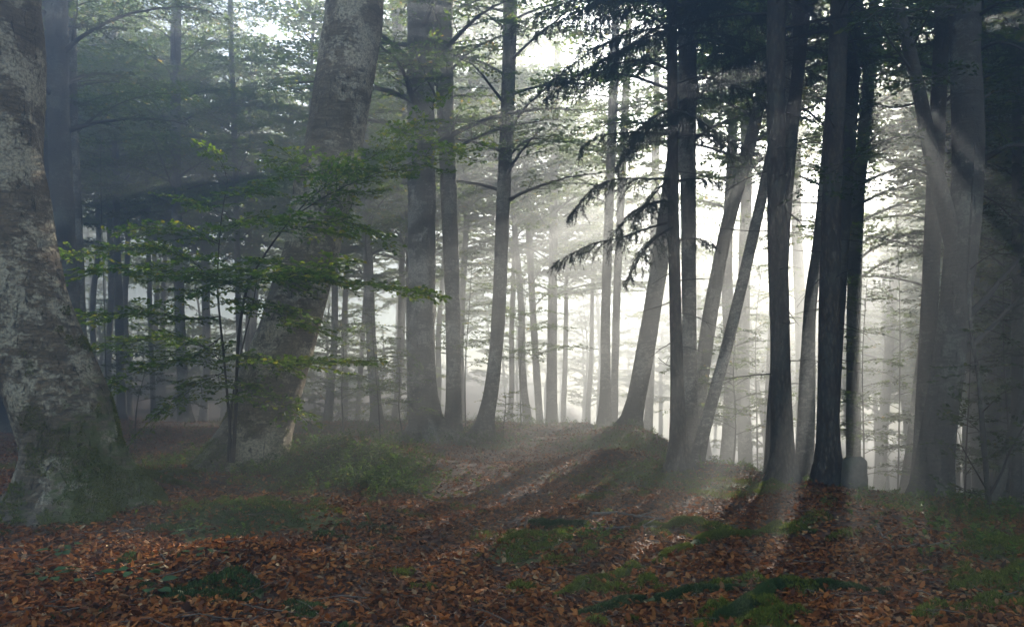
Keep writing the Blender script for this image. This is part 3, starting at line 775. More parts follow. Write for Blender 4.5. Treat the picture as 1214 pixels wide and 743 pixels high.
# --- left misty trunks
for lab, pts, Y, top, mt, cr, sd in [
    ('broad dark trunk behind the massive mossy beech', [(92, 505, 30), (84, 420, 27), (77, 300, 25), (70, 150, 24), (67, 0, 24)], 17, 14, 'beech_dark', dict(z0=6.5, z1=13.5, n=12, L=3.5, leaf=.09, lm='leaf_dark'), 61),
    ('slim lighter-edged trunk touching the broad dark trunk on its right', [(101, 505, 12), (97, 400, 11), (93, 300, 11), (87, 150, 11), (84, 0, 11)], 18.5, 14, 'beech', dict(z0=7, z1=13.5, n=10, L=3.2, leaf=.09), 62),
    ('slim dim trunk between the massive mossy beech and the broad dark trunk', [(75, 500, 14), (66, 400, 14), (58, 250, 13), (50, 0, 13)], 19, 14, 'beech_dark', dict(z0=7, z1=13.5, n=10, L=3.2, leaf=.09), 63),
    ('straight bluish trunk standing clear behind the leafy sapling', [(219, 500, 15), (215, 420, 12), (211, 300, 11), (208, 150, 11.5), (209, 0, 12)], 25, 15, 'beech', dict(z0=6.5, z1=14, n=20, L=4.2), 64),
    ('thin bluish trunk right of the straight bluish one, forking up high', [(287, 495, 8), (283, 372, 7), (279, 200, 7), (275, 80, 6), (273, 0, 6)], 27, 15.5, 'beech', dict(z0=6.0, z1=15, n=24, L=3.8), 65),
    ('dim thin trunk between the broad dark trunk and the straight bluish one', [(145, 495, 10), (141, 372, 9), (138, 250, 8), (136, 120, 8)], 27, 15, 'beech_dark', dict(z0=6.5, z1=14, n=20, L=4.0), 66),
    ('pole-thin trunk just left of the straight bluish one', [(182, 492, 6), (178, 372, 5.5), (175, 250, 5), (173, 120, 5)], 29, 14, 'beech_dark', dict(z0=6.5, z1=13.5, n=16, L=3.4), 67),
    ('dim trunk low at the left picture edge beside the massive mossy beech', [(4, 500, 24), (3, 440, 22), (-4, 300, 21), (-12, 100, 20)], 20, 13, 'beech_dark', dict(z0=6, z1=12.5, n=10, L=3), 68)]:
    beech('beech_tree', lab, pts, Y, top, mt, cr, seed=sd, seg=16, n=46)

# --- far trunks nobody can tell apart, three bands
def far_tree_mesh(seed, r0, h, z0, L, n):
    r = np.random.default_rng(seed); mb, w, l = MB(), MB(), MB()
    x = np.cumsum(r.normal(0, .14, 8)); y = np.cumsum(r.normal(0, .14, 8))
    C = np.column_stack([x - x[0], y - y[0], np.linspace(-.4, h, 8)])
    P, rr = resample(C, 26, np.linspace(r0, r0 * .35, 8))
    z = P[:, 2]
    tube(mb, P, rr[:, 0] * (1 + .7 * np.exp(-np.clip(z, 0, None) / .3)), 12)
    for i in range(n):
        u = (i + r.random()) / n; p = line_at(C, z0 + (h - .6 - z0) * u); a = i * 2.4 + r.uniform(-.5, .5); le = L * (1 - .5 * u) * r.uniform(.6, 1.15)
        q = [p]; e0 = R(r.uniform(10, 45))
        for s in range(5):
            e = e0 * (1 - s / 4); q.append(q[-1] + np.array([math.cos(a) * math.cos(e), math.sin(a) * math.cos(e), math.sin(e)]) * le / 5)
        leafy_limb(w, l, np.array(q), .035, r, .16, 4.2, (.6, 1.3), .12, False, 4, .17, 6)
    def me(b, nm, m_):
        return make_mesh(nm, np.concatenate(b.V), np.concatenate(b.Q), np.concatenate(b.T) if b.T else None, [m_])
    return me(mb, 'trunk', M['beech']), me(l, 'crown', M['leaf']), me(w, 'branch_framework', M['twig'])
FAR = [far_tree_mesh(900 + k, *a) for k, a in enumerate([(.17, 15, 4.0, 4.0, 26), (.13, 14, 3.0, 3.4, 24), (.21, 15.5, 4.6, 4.4, 26), (.10, 11, 1.6, 2.8, 26), (.15, 18, 7.0, 4.4, 40), (.12, 17, 5.8, 3.8, 38), (.20, 24, 8.0, 5.0, 60), (.17, 22, 7.0, 4.6, 56), (.06, 5.5, .3, 2.0, 34), (.22, 25, 13.0, 5.2, 60), (.15, 17.5, 8.2, 4.6, 56)])]
def far_tree(x, y, v, label, group, s=1.0):
    t = thing('far_tree', (x, y, float(H(x, y))), label, 'tree', group)
    t.rotation_euler = (random.uniform(-.05, .05), random.uniform(-.05, .05), random.uniform(0, 6.28)); t.scale = (s, s, s)
    for nm, me_ in zip(('trunk', 'crown', 'branch_framework'), FAR[v]):
        o = bpy.data.objects.new(nm, me_); col.objects.link(o); o.parent = t
q = np.random.default_rng(77)
SUN_V = np.array([math.sin(SUN_AZ) * math.cos(SUN_EL), math.cos(SUN_AZ) * math.cos(SUN_EL), math.sin(SUN_EL)])
GAPS = [((1.3, 17.5, 1.5), 2.4), ((1.2, 22, 1.5), 3.2), ((.6, 27, 2.0), 3.6), ((.2, 34, 2.0), 3.6), ((-1.8, 27, 2), 2.6), ((7.6, 17, 1.6), 2.0), ((8.5, 21, 1.6), 2.0)]   # where the canopy lets the sun through
CROWN = [(15, 4.0, 4.0), (14, 3.0, 3.4), (15.5, 4.6, 4.4), (11, 1.6, 2.8), (18, 7.0, 4.4), (17, 5.8, 3.8), (24, 8, 5), (22, 7, 4.6), (5.5, .3, 2.0), (25, 13, 5.2), (17.5, 8.2, 4.6)]
def in_gap(x, y, v, s):
    h, z0, L = (c * s for c in CROWN[v]); zb = float(H(x, y))
    for (a, b, c), rad in GAPS:
        u = SUN_V[:2] / np.linalg.norm(SUN_V[:2]); d = (x - a) * u[0] + (y - b) * u[1]
        if d < -L: continue
        off = abs((x - a) * u[1] - (y - b) * u[0]); z = c + max(d, 0) * math.tan(SUN_EL)
        if off < rad + L * .38 and zb + z0 - rad * .5 < z < zb + h + rad * .4: return True
        if off < rad * .5 and z < zb + z0: return True
    return False
def far_band(pxs, y0, y1, label, group, s=1.0, jit=4, va=(0, 4)):
    for k, px in enumerate(pxs):
        for _ in range(5):
            Y = q.uniform(y0, y1); x = at(px + q.uniform(-jit, jit), 470, Y)[0][0]; v = int(q.integers(*va)); s_ = s * q.uniform(.88, 1.06)
            if not in_gap(x, Y, v, s_) and not (Y < 60 and 990 < 607 + 944 * x / Y < 1085):
                far_tree(x, Y, v, label, group, s_); break
BL = ('grey trunk among the far trunks in the blue mist left of the path', 'far trunks in the blue mist')
far_band([112, 195, 300, 378, 405], 34, 50, *BL)
far_band(np.linspace(-260, 560, 14), 44, 64, *BL, jit=18, va=(3, 6))
far_band(np.linspace(-300, 590, 20), 64, 92, *BL, jit=18, va=(4, 6))
far_band(np.linspace(60, 470, 10), 25, 36, *BL, jit=12, va=(4, 6))
far_band(np.linspace(-40, 480, 18), 33, 60, 'dim bush added to darken bright gaps among the far trunks left of the path', 'bushes added to darken the blue mist', jit=14, va=(8, 9))  # dense bushes put in to block bright slits of mist
GL = ('ghostly trunk dissolving in the white glow at the path end', 'ghostly trunks in the glow')
far_band([552, 648, 690, 760], 36, 44, *GL, jit=3, va=(4, 6))
far_band(np.linspace(590, 800, 12), 58, 96, *GL, jit=8)
far_band([560, 590, 625, 770, 800, 820], 30, 44, *GL, jit=8, va=(4, 6))
for px, Y, v in [(846, 44, 0), (880, 56, 2), (905, 36, 1), (950, 62, 0), (1005, 48, 2), (1052, 40, 1), (1075, 66, 2), (800, 66, 2)]:
    far_tree(at(px, 470, Y)[0][0], Y, v, 'misty tree on the slope falling away below the ridge edge at right', 'misty trees on the slope', 1.25)
for px, Y in [(70, 36), (128, 33), (185, 39), (240, 34), (292, 37), (350, 40), (408, 35)]:
    far_tree(at(px, 470, Y)[0][0], Y, 10, *BL, q.uniform(.98, 1.08))
for px, Y in [(470, 33), (548, 31), (600, 36), (628, 30), (672, 38), (516, 37), (700, 40)]:
    far_tree(at(px, 470, Y)[0][0], Y, 10, *GL, q.uniform(.95, 1.05))
SL = ('misty tree on the slope falling away below the ridge edge at right', 'misty trees on the slope')
far_band([842, 858, 874, 892, 906, 940, 1072, 1128, 1160, 1190], 19, 40, *SL, s=1.1)
far_band(np.linspace(800, 1560, 60), 23, 42, *SL, jit=14, va=(6, 8))
far_band(np.linspace(700, 1600, 50), 42, 70, *SL, jit=14, va=(6, 8))
far_band(np.linspace(800, 1230, 16), 24, 42, *SL, jit=12, va=(9, 10))  # tall trees with raised crowns, added to shade the near air
far_band(np.linspace(800, 1700, 44), 66, 98, *SL, jit=14, va=(6, 8))  # far trees added to shade the sunlit mist at right
far_band(np.linspace(1290, 2300, 24), 12, 26, *SL, jit=20, va=(6, 8))  # trees out of view at right, added to cast shade into the scene

# ------------------------------------------------------------------ saplings
def stem(parent, base, pts, r0, r1, name='stem', seg=10, seed=0, wood='twig'):
    P = np.array([at(a, b, c)[0] for a, b, c in pts]); Q = resample(P, 40)
    rr = np.linspace(r0, r1, 40); mb = MB()
    tube(mb, Q, rr, seg, 0, lambda a, i, P_: 1 + .08 * np.sin(a * 2 + i * .35) + .05 * np.sin(i * .9))
    return mb.build(name, M[wood], parent, base)

# the leafy sapling in front of the leaning beech
Y1 = bB[1] - .9
g = np.array([at(272, 545, Y1)[0][0], Y1, 0]); g[2] = float(H(g[0], g[1]))
S1 = thing('beech_sapling', g, 'many-stemmed green beech sapling in layered sprays in front of the leaning beech', 'sapling')
stem(S1, g, [(274, 548, Y1), (272, 500, Y1), (266, 430, Y1), (258, 340, Y1), (262, 265, Y1), (270, 215, Y1)], .022, .006)
stem(S1, g, [(276, 548, Y1 - .1), (280, 480, Y1 - .1), (282, 410, Y1 - .15), (292, 345, Y1 - .2), (312, 305, Y1 - .3), (340, 266, Y1 - .5), (366, 236, Y1 - .6)], .028, .009)
stem(S1, g, [(270, 548, Y1 + .1), (276, 470, Y1 + .2), (290, 400, Y1 + .3), (300, 360, Y1 + .4), (306, 320, Y1 + .4)], .018, .005)
LB = dict(leaf=.07, lm='leaf_bright', per_m=12, slen=(.35, .75), t0=.1, step=.08, m=7, droop=.08)
for k, (pts, rad) in enumerate([
    ([(366, 236, Y1 - .6), (400, 212, Y1 - .8), (440, 188, Y1 - .9), (478, 162, Y1 - 1), (512, 132, Y1 - 1.1)], .011), ([(350, 255, Y1 - .5), (400, 225, Y1 - .9), (450, 205, Y1 - 1.1), (500, 190, Y1 - 1.2), (545, 178, Y1 - 1.3)], .010),
    ([(312, 306, Y1 - .3), (340, 318, Y1 - .9), (385, 330, Y1 - 1.3), (430, 338, Y1 - 1.5), (480, 345, Y1 - 1.6), (505, 352, Y1 - 1.6)], .009), ([(300, 322, Y1 - .2), (330, 330, Y1 - 1.2), (360, 325, Y1 - 1.5), (390, 318, Y1 - 1.6)], .008),
    ([(292, 345, Y1 - .2), (250, 325, Y1 - .7), (200, 322, Y1 - 1), (150, 318, Y1 - 1.1), (105, 325, Y1 - 1.2)], .010), ([(258, 340, Y1), (225, 308, Y1 + .2), (180, 295, Y1 + .3), (130, 300, Y1 + .4), (95, 302, Y1 + .4)], .009),
    ([(262, 375, Y1), (230, 378, Y1 - .3), (180, 372, Y1 - .5), (130, 372, Y1 - .6), (85, 378, Y1 - .6)], .009), ([(266, 430, Y1), (230, 405, Y1 + .4), (190, 398, Y1 + .7), (150, 410, Y1 + .9), (115, 412, Y1 + 1)], .009),
    ([(262, 400, Y1), (225, 425, Y1 - .5), (185, 432, Y1 - .8), (150, 445, Y1 - .9), (125, 460, Y1 - 1)], .009), ([(268, 440, Y1), (240, 452, Y1 - .4), (210, 470, Y1 - .6), (190, 488, Y1 - .7)], .008),
    ([(262, 290, Y1), (235, 280, Y1 - .3), (205, 270, Y1 - .5), (175, 272, Y1 - .6)], .007), ([(265, 255, Y1), (240, 240, Y1 + .3), (215, 235, Y1 + .4)], .006), ([(268, 235, Y1), (300, 225, Y1 - .2), (335, 210, Y1 - .3), (352, 202, Y1 - .3)], .006),
    ([(262, 270, Y1), (290, 262, Y1 + .3), (318, 262, Y1 + .5)], .006), ([(270, 215, Y1), (265, 200, Y1), (255, 190, Y1 - .1)], .005), ([(300, 330, Y1), (275, 335, Y1 - .6), (245, 345, Y1 - 1), (215, 350, Y1 - 1.2)], .007),
    ([(280, 420, Y1 - .1), (310, 425, Y1 - .9), (345, 432, Y1 - 1.3), (385, 430, Y1 - 1.5), (425, 428, Y1 - 1.6)], .009), ([(281, 450, Y1 - .1), (315, 470, Y1 - .8), (345, 486, Y1 - 1.1)], .007), ([(290, 350, Y1 - .2), (330, 372, Y1 - 1.1), (370, 388, Y1 - 1.4)], .007),
    ([(390, 218, Y1 - .75), (360, 195, Y1 - 1.1), (330, 190, Y1 - 1.2)], .006), ([(330, 276, Y1 - .45), (365, 268, Y1 - 1.1), (405, 262, Y1 - 1.4), (430, 270, Y1 - 1.5)], .007)]):
    px_branch(S1, g, pts, rad, 400 + k, **LB)

def sapling(label, foot, top, Y, seed, n, L, lm='leaf_bright', leaf=.06, z0=.3, r0=.018, group=None, per_m=7):
    """upright young beech: stem and level leafy branches"""
    r = np.random.default_rng(seed)
    p0, _ = at(foot[0], foot[1], Y); p0[2] = float(H(p0[0], Y)); p1, _ = at(top[0], top[1], Y)
    t = thing('young_beech', p0, label, 'sapling', group)
    C = np.array([p0 - [0, 0, .1], p0 + (p1 - p0) * .35 + [r.normal(0, .06), r.normal(0, .06), 0], p0 + (p1 - p0) * .7 + [r.normal(0, .06), r.normal(0, .06), 0], p1])
    Q = resample(C, 30); mb = MB(); tube(mb, Q, np.linspace(r0, .004, 30), 8); mb.build('stem', M['twig'], t, p0)
    hh = p1[2] - p0[2]
    for i in range(n):
        u = z0 + (1 - z0) * (i + r.random() * .6) / n; p = line_at(Q, p0[2] + hh * u); a = i * 2.4 + r.uniform(-.4, .4)
        le = L * (1.1 - .7 * u) * r.uniform(.7, 1.2); P = [p]; e = r.uniform(.15, .5)
        for s in range(4):
            P.append(P[-1] + np.array([math.cos(a), math.sin(a), e - .16 * s]) * le / 4)
        w, l = MB(), MB()
        leafy_limb(w, l, np.array(P), r0 * .4, r, leaf, per_m, (.25, .55), .12, True, 5, .1, 6)
        o = w.build('branch', M['twig'], t, p0); l.build('foliage', M[lm], o, p0)
    return t

sapling('bushy sapling with fresh green leaves left of the stout humped-base beech', (452, 512), (440, 372), 16.0, 71, 16, 1.2)
sapling('smaller green sapling touching the stout humped-base beech at its left', (480, 512), (470, 415), 16.8, 72, 12, .9)
sapling('tall loose sapling whose level sprays cross the slim beech and slender pale beech', (552, 516), (560, 300), 18.8, 73, 16, 1.9, 'leaf', .07, .35)
sapling('yellow-green bush at the foot of the slender pale beech', (596, 515), (598, 465), 18.0, 74, 12, .7, 'leaf_bright', .06, .1)
sapling('glowing sapling in the mist left of the path end', (618, 505), (622, 330), 22, 75, 15, 2.0, 'leaf', .08, .4)
sapling('misty sapling in the gap right of the leaning beech', (408, 505), (402, 370), 19, 76, 14, 1.5, 'leaf', .07, .3)
sapling('low dim sapling in the gloom between old beech and leafy sapling', (160, 505), (168, 410), 19, 77, 12, 1.6, 'leaf_dark', .07, .35)
sapling('dim tall sapling in front of the straight bluish trunk', (128, 500), (120, 105), 21, 78, 16, 2.4, 'leaf_dark', .08, .5)
for k, (fx, fy, tx, ty, Y, n, L, lab) in enumerate([
    (868, 640, 872, 390, 16.5, 16, 1.8, 'sapling below the ridge edge showing between dark leaning trunk and scaly spruce'), (1020, 640, 1028, 330, 15.5, 18, 1.7, 'sapling below the ridge edge right behind the boundary stone'),
    (1060, 650, 1062, 240, 18, 20, 2.4, 'taller misty sapling between the boundary stone and the forked beech'), (1145, 660, 1152, 330, 13.5, 16, 1.8, 'sapling close right of the forked beech on the slope'),
    (900, 650, 905, 300, 21, 18, 2.6, 'hazy tall sapling behind the dark scaly spruce'), (1190, 670, 1190, 280, 15, 18, 2.2, 'shady sapling high at the right picture edge')]):
    sapling(lab, (fx, fy), (tx, ty), Y, 80 + k, n, L, 'leaf_dark' if k in (3, 5) else 'leaf', .07, .3, .025)

# the dark sapling on the ridge edge at right
g = ground_px(1172, 604); yb = g[1]
S2 = thing('dark_sapling', g, 'dark thin-stemmed sapling on the ridge edge right of the forked beech', 'sapling')
stem(S2, g, [(1173, 612, yb), (1171, 580, yb), (1165, 510, yb), (1160, 445, yb), (1152, 400, yb), (1149, 350, yb), (1149, 300, yb), (1152, 240, yb), (1156, 170, yb)], .032, .008, wood='beech_dark')
for k, (pts, rad) in enumerate([([(1171, 590, yb), (1188, 560, yb - .1), (1200, 530, yb - .2), (1220, 495, yb - .3), (1240, 460, yb - .4)], .018), ([(1170, 580, yb), (1155, 555, yb - .1), (1142, 530, yb - .2), (1132, 505, yb - .3)], .012),
                                ([(1163, 490, yb), (1178, 475, yb - .2), (1195, 462, yb - .3), (1215, 455, yb - .4)], .009), ([(1165, 515, yb), (1150, 500, yb - .3), (1140, 480, yb - .5)], .008), ([(1160, 445, yb), (1178, 432, yb + .2), (1200, 430, yb + .3), (1220, 436, yb + .3)], .009),
                                ([(1158, 430, yb), (1148, 440, yb - .4), (1140, 455, yb - .6)], .007), ([(1152, 395, yb), (1172, 392, yb - .3), (1195, 400, yb - .4), (1216, 415, yb - .5)], .008), ([(1168, 545, yb), (1185, 530, yb + .3), (1205, 522, yb + .4)], .008),
                                ([(1149, 320, yb), (1170, 305, yb - .2), (1195, 300, yb - .3), (1220, 310, yb - .3)], .008), ([(1171, 585, yb), (1150, 585, yb - .2), (1130, 575, yb - .3)], .007)]):
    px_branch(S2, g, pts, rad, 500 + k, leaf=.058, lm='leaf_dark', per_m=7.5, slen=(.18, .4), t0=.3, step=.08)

# ------------------------------------------------------------------ boundary stone
g = ground_px(1013, 581)
w_, h_ = .29, .44
mb = MB(); ns, nh = 28, 14
a = np.arange(ns) / ns * 2 * np.pi
def sq(a_, p=5.0):
    c, s = np.cos(a_), np.sin(a_); k = (np.abs(c) ** p + np.abs(s) ** p) ** (-1 / p); return np.column_stack([c * k, s * k])
ring = sq(a)
rows = []
for z, s in [(-.12, 1.04), (0, 1.02), (.08, 1.0), (.16, .985), (.24, .97), (.31, .955), (.35, .945), (.375, .92), (.395, .86), (.415, .76), (.428, .60), (.436, .40), (.44, .15)]:
    xy = ring * np.array([w_ / 2, .12]) * s
    jit = .011 * fbm(xy[:, 0] * 18 + z * 9, xy[:, 1] * 18 + z * 14, 3, 2)
    rows.append(g + np.column_stack([xy * (1 + jit[:, None] * 4), np.full(ns, z) + jit + (.018 * xy[:, 0] / w_ * 2 if z > .3 else 0)]))
V = np.vstack(rows); n = len(rows)
i, j = np.meshgrid(np.arange(n - 1), np.arange(ns), indexing='ij')
Q = np.stack([i * ns + j, i * ns + (j + 1) % ns, (i + 1) * ns + (j + 1) % ns, (i + 1) * ns + j], -1).reshape(-1, 4)
V = np.vstack([V, [g + np.array([0, 0, .442])]])
mb.add(V, Q, np.stack([(n - 1) * ns + np.arange(ns), (n - 1) * ns + (np.arange(ns) + 1) % ns, np.full(ns, n * ns)], -1))
m, nt, p = mat('weathered_stone')
o1 = coords(nt); n1 = noise(nt, o1, 9, 6, .65); n2 = noise(nt, o1, 60, 3)
c = mixc(nt, ramp(nt, n1, [(.3, (0, 0, 0)), (.7, (1, 1, 1))]), (.10, .09, .065), (.24, .215, .16))
c = mixc(nt, ramp(nt, noise(nt, o1, 5, 5, .6), [(.5, (0, 0, 0)), (.62, (.8, .8, .8))]), c, (.06, .075, .03))
nt.links.new(c, p.inputs['Base Color']); p.inputs['Roughness'].default_value = .95
bump(nt, p, math_(nt, 'ADD', n1, math_(nt, 'MULTIPLY', n2, .4)), .7, .02)
st = mb.build('boundary_stone', m, None, g)
st.rotation_euler = (0, R(2), R(8))
tag(st, 'short weathered grey boundary stone standing on the ridge between two trunks', 'stone')

# ------------------------------------------------------------------ mossy roots
def root(label, pts, seed, r0, r1, moss='moss', cover=9000):
    P = []
    for px, py in pts:
        q_ = ground_px(px, py); P.append(q_)
    P = np.array(P); k = 60
    Q = resample(P, k); t = np.linspace(0, 1, k)
    Q[:, 0] += .03 * vnoise(t * 9, t * 0, seed); Q[:, 1] += .05 * vnoise(t * 7, t * 0 + 3, seed)
    rr = (r0 + (r1 - r0) * t) * (1 + .16 * vnoise(t * 14, t * 0, seed + 1)); rr *= np.clip(np.minimum(t, 1 - t) / .16, .12, 1) ** .7
    Q[:, 2] = H(Q[:, 0], Q[:, 1]) - rr * .12 + .02 * vnoise(t * 11, t * 0, seed + 8)
    base = Q[k // 2].copy()
    o = thing('tree_root', base, label, 'root', 'mossy roots crossing the leaf litter')
    mb = MB(); tube(mb, Q, rr, 14, 0, lambda a, i, P_: 1 + .12 * np.sin(a * 3 + i * .2) + .08 * np.sin(i * .7 + a))
    mb.build('bark', M['rootbark'], o, base)
    r = np.random.default_rng(seed); n = cover * 3
    u = r.random(n) * (k - 1); i = u.astype(int); f = (u - i)[:, None]; C = Q[i] * (1 - f) + Q[np.minimum(i + 1, k - 1)] * f; cr = rr[i]
    keep = vnoise(u * .25, u * 0, seed + 4) > -.75 
    T = norm(Q[np.minimum(i + 1, k - 1)] - Q[np.maximum(i - 1, 0)]); S = norm(np.cross(T, [0, 0, 1.0])); Up = np.cross(S, T)
    th = r.normal(0, .75, n)
    nn = Up * np.cos(th)[:, None] + S * np.sin(th)[:, None]
    Pm = C + nn * (cr * .96)[:, None]; D = nn * .9 + r.normal(0, .45, (n, 3)) + np.array([0, 0, .25])
    b = MB(); blades_mesh(b, Pm[keep], D[keep], r.uniform(.012, .034, keep.sum()), .009)
    tag(b.build('moss_cover', M[moss], o, base), kind='stuff')
    return o
M['rootbark'] = bark_beech('root_bark', (.03, .024, .016), (.08, .062, .042), (.07, .085, .03), 1.9, .0, .1)
root('long winding root with bright green moss right of the path', [(968, 634), (920, 628), (880, 637), (840, 641), (810, 650), (775, 670)], 5, .06, .045)
root('half-buried brown root below the bright mossy one, running down left', [(770, 672), (735, 685), (700, 690), (660, 712)], 6, .05, .045, cover=1800)
root('low mossy root just behind the bright winding root', [(850, 623), (815, 621), (780, 626), (750, 630)], 7, .05, .05)
root('thick blue-green mossy root near the bottom edge at right', [(1060, 706), (1010, 700), (960, 699), (915, 702), (890, 720), (850, 740)], 8, .05, .06, 'moss_blue', 12000)
root('thin dark root joining the blue-green mossy root from its left', [(900, 700), (860, 704), (800, 712), (750, 720), (690, 730)], 9, .035, .04, 'moss_blue', 2500)
root('dark root stub with little moss above the mossy patch', [(705, 628), (680, 624), (655, 625), (630, 622)], 10, .045, .05, 'moss_blue', 2000)
root('mossy root spreading right from the massive left beech', [(150, 560), (175, 564), (205, 572), (235, 580)], 11, .10, .035, 'moss', 6000)

# fallen sticks
M['stick'], nt, p = mat('grey_stick'); p.inputs['Roughness'].default_value = .9
nt.links.new(mixc(nt, noise(nt, coords(nt), 25, 4), (.04, .03, .022), (.22, .18, .13)), p.inputs['Base Color'])
def stick(label, pts, r0, seed, lift=.02):
    P = []
    for px, py in pts: q_ = ground_px(px, py); q_[2] += lift; P.append(q_)
    Q = resample(np.array(P), 24); r = np.random.default_rng(seed); Q += r.normal(0, .006, Q.shape)
    Q[:, 2] = np.maximum(Q[:, 2], H(Q[:, 0], Q[:, 1]) + r0)
    mb = MB(); tube(mb, Q, np.linspace(r0, r0 * .4, 24), 7)
    j = 14; e = norm(Q[15] - Q[13] + np.array([.02, .05, .03])); tube(mb, np.array([Q[j], Q[j] + e * .12, Q[j] + e * .22]), [r0 * .5, r0 * .4, r0 * .2], 5)
    tag(mb.build('fallen_stick', M['stick'], None, Q[12].copy()), label, 'stick', 'fallen sticks on the leaves')
stick('grey stick lying along the leaves behind the mossy root patch', [(700, 631), (730, 629), (760, 628), (790, 626)], .022, 1)
stick('dark crooked stick on the leaves above the mossy roots', [(700, 612), (730, 611), (760, 616), (790, 618)], .022, 2)
stick('bent pale stick sticking out at the foot of the green hummock', [(488, 575), (497, 587), (505, 596), (520, 600)], .012, 3, .05)
stick('thin curved stick on the leaves in front of the massive left beech', [(100, 634), (135, 633), (165, 629), (182, 622)], .010, 4)
stick('short pale stick on the leaves below the boundary stone', [(1040, 628), (1046, 640), (1056, 648)], .010, 5, .05)
stick('long dark stick on the leaves at right below the forked beech', [(1055, 652), (1085, 651), (1110, 648), (1130, 643), (1150, 650)], .012, 6)

# ------------------------------------------------------------------ leaf litter, moss, undergrowth (uncountable)
def scatter(n, y0, y1, pw=1.4):
    """random ground points inside a widened view wedge, thinning with distance"""
    u = rng.random(n); y = (y0 ** (1 - pw) + u * (y1 ** (1 - pw) - y0 ** (1 - pw))) ** (1 / (1 - pw))
    x = rng.uniform(-1, 1, n) * (.70 * y + 1.2)
    return x, y

def ground_normal(x, y, e=.05):
    zx = (H(x + e, y) - H(x - e, y)) / (2 * e); zy = (H(x, y + e) - H(x, y - e)) / (2 * e)
    return norm(np.stack([-zx, -zy, np.ones_like(zx)], -1))

x, y = scatter(270000, 3.6, 30, 1.25)
ms = moss_amount(x, y); s_ = edge_sd(x, y)
keep = (rng.random(len(x)) > np.clip(ms * 1.2 - .25, 0, .6)) & (s_ < 3.5) & (rng.random(len(x)) > .55 * np.clip(fbm(x * 1.3, y * 1.3, 90, 3) * 1.4 - .1, 0, 1))
x, y = x[keep], y[keep]; n = len(x)
z = H(x, y) + rng.random(n) ** 2 * .028 + .002
gn = ground_normal(x, y)
D = norm(np.column_stack([rng.normal(size=n), rng.normal(size=n), rng.normal(0, .28, n)]))
N = gn + rng.normal(0, 1, (n, 3)) * rng.uniform(.15, .65, (n, 1))
sz = .028 + .05 * rng.beta(2, 2.6, n) * (1 + np.clip(y - 10, 0, 20) * .03)
lb = MB(); leaves_mesh(lb, np.column_stack([x, y, z]), D, N, sz, .62, rng.normal(.06, .14, n), droop=rng.normal(.05, .22, n))
tag(lb.build('leaf_litter', M['litter']), kind='stuff')

def tufts(name, n, y0, y1, thr, L, w, mt, spread=.55, box=None):
    x, y = scatter(n, y0, y1, 1.3)
    if box is not None:
        k = box(x, y); x, y = x[k], y[k]
    a = moss_amount(x, y) + .6 * fbm(x * 3, y * 3, 60, 3)
    k = a > thr; x, y = x[k], y[k]; n = len(x)
    cu = np.clip(.5 + .7 * fbm(x * 9, y * 9, 33, 2), 0, 1); e = .02
    gx_ = np.clip(.5 + .7 * fbm((x + e) * 9, y * 9, 33, 2), 0, 1) - cu; gy_ = np.clip(.5 + .7 * fbm(x * 9, (y + e) * 9, 33, 2), 0, 1) - cu
    P = np.column_stack([x, y, H(x, y) + .004 + .085 * cu * np.clip((a[k] - thr) * 2.5, 0, 1)])
    D = norm(ground_normal(x, y) + np.stack([-gx_ * 2.2, -gy_ * 2.2, 0 * gx_], -1)) + rng.normal(0, spread, (n, 3)); D[:, 2] = np.abs(D[:, 2])
    b = MB(); blades_mesh(b, P, D, rng.uniform(*L, n), w)
    return tag(b.build(name, M[mt]), kind='stuff')
tufts('moss', 1000000, 4, 22, .58, (.016, .036), .011, 'moss', .45, lambda x, y: ~((y < 8.2) & (x < -1.0)))
tufts('cushion_moss', 500000, 4, 8.2, .52, (.014, .032), .010, 'moss_blue', .45, lambda x, y: (y < 8.2) & (x < -1.0))

def herbs(name, spots, mt, leaf, seed):
    """low leafy undergrowth: short stems with small leaves"""
    r = np.random.default_rng(seed); b = MB(); P, D, N, S = [], [], [], []
    for cx, cy, rx, ry, n, hgt in spots:
        for _ in range(n):
            x, y = cx + r.normal() * rx, cy + r.normal() * ry; z = float(H(x, y)); h = hgt * r.uniform(.4, 1.2)
            a = r.uniform(0, 6.28); l = h * r.uniform(.2, .9)
            tip = np.array([x + math.cos(a) * l, y + math.sin(a) * l, z + h]); o = np.array([x, y, z])
            mid = o * .45 + tip * .55 + np.array([0, 0, h * .15])
            tube(b, np.array([o, mid, tip]), [.0025, .002, .001], 3, 1, cap=False)
            k = r.integers(5, 11)
            t = np.linspace(.3, 1, k)[:, None]; q_ = o * (1 - t) ** 2 + 2 * mid * t * (1 - t) + tip * t ** 2
            sd = np.where(np.arange(k) % 2 == 0, 1, -1)[:, None]; s = np.array([-math.sin(a), math.cos(a), 0])
            P.append(q_); D.append(norm(tip - o) * .5 + s * sd + r.normal(0, .2, (k, 3))); N.append(np.tile([0, 0, 1.0], (k, 1)) + r.normal(0, .3, (k, 3))); S.append(leaf * r.uniform(.6, 1.2, k))
    leaves_mesh(b, np.vstack(P), np.vstack(D), np.vstack(N), np.concatenate(S), .6, .1)
    return tag(b.build(name, [M[mt], M['twig']]), kind='stuff')
G = lambda px, py: ground_px(px, py)[:2]
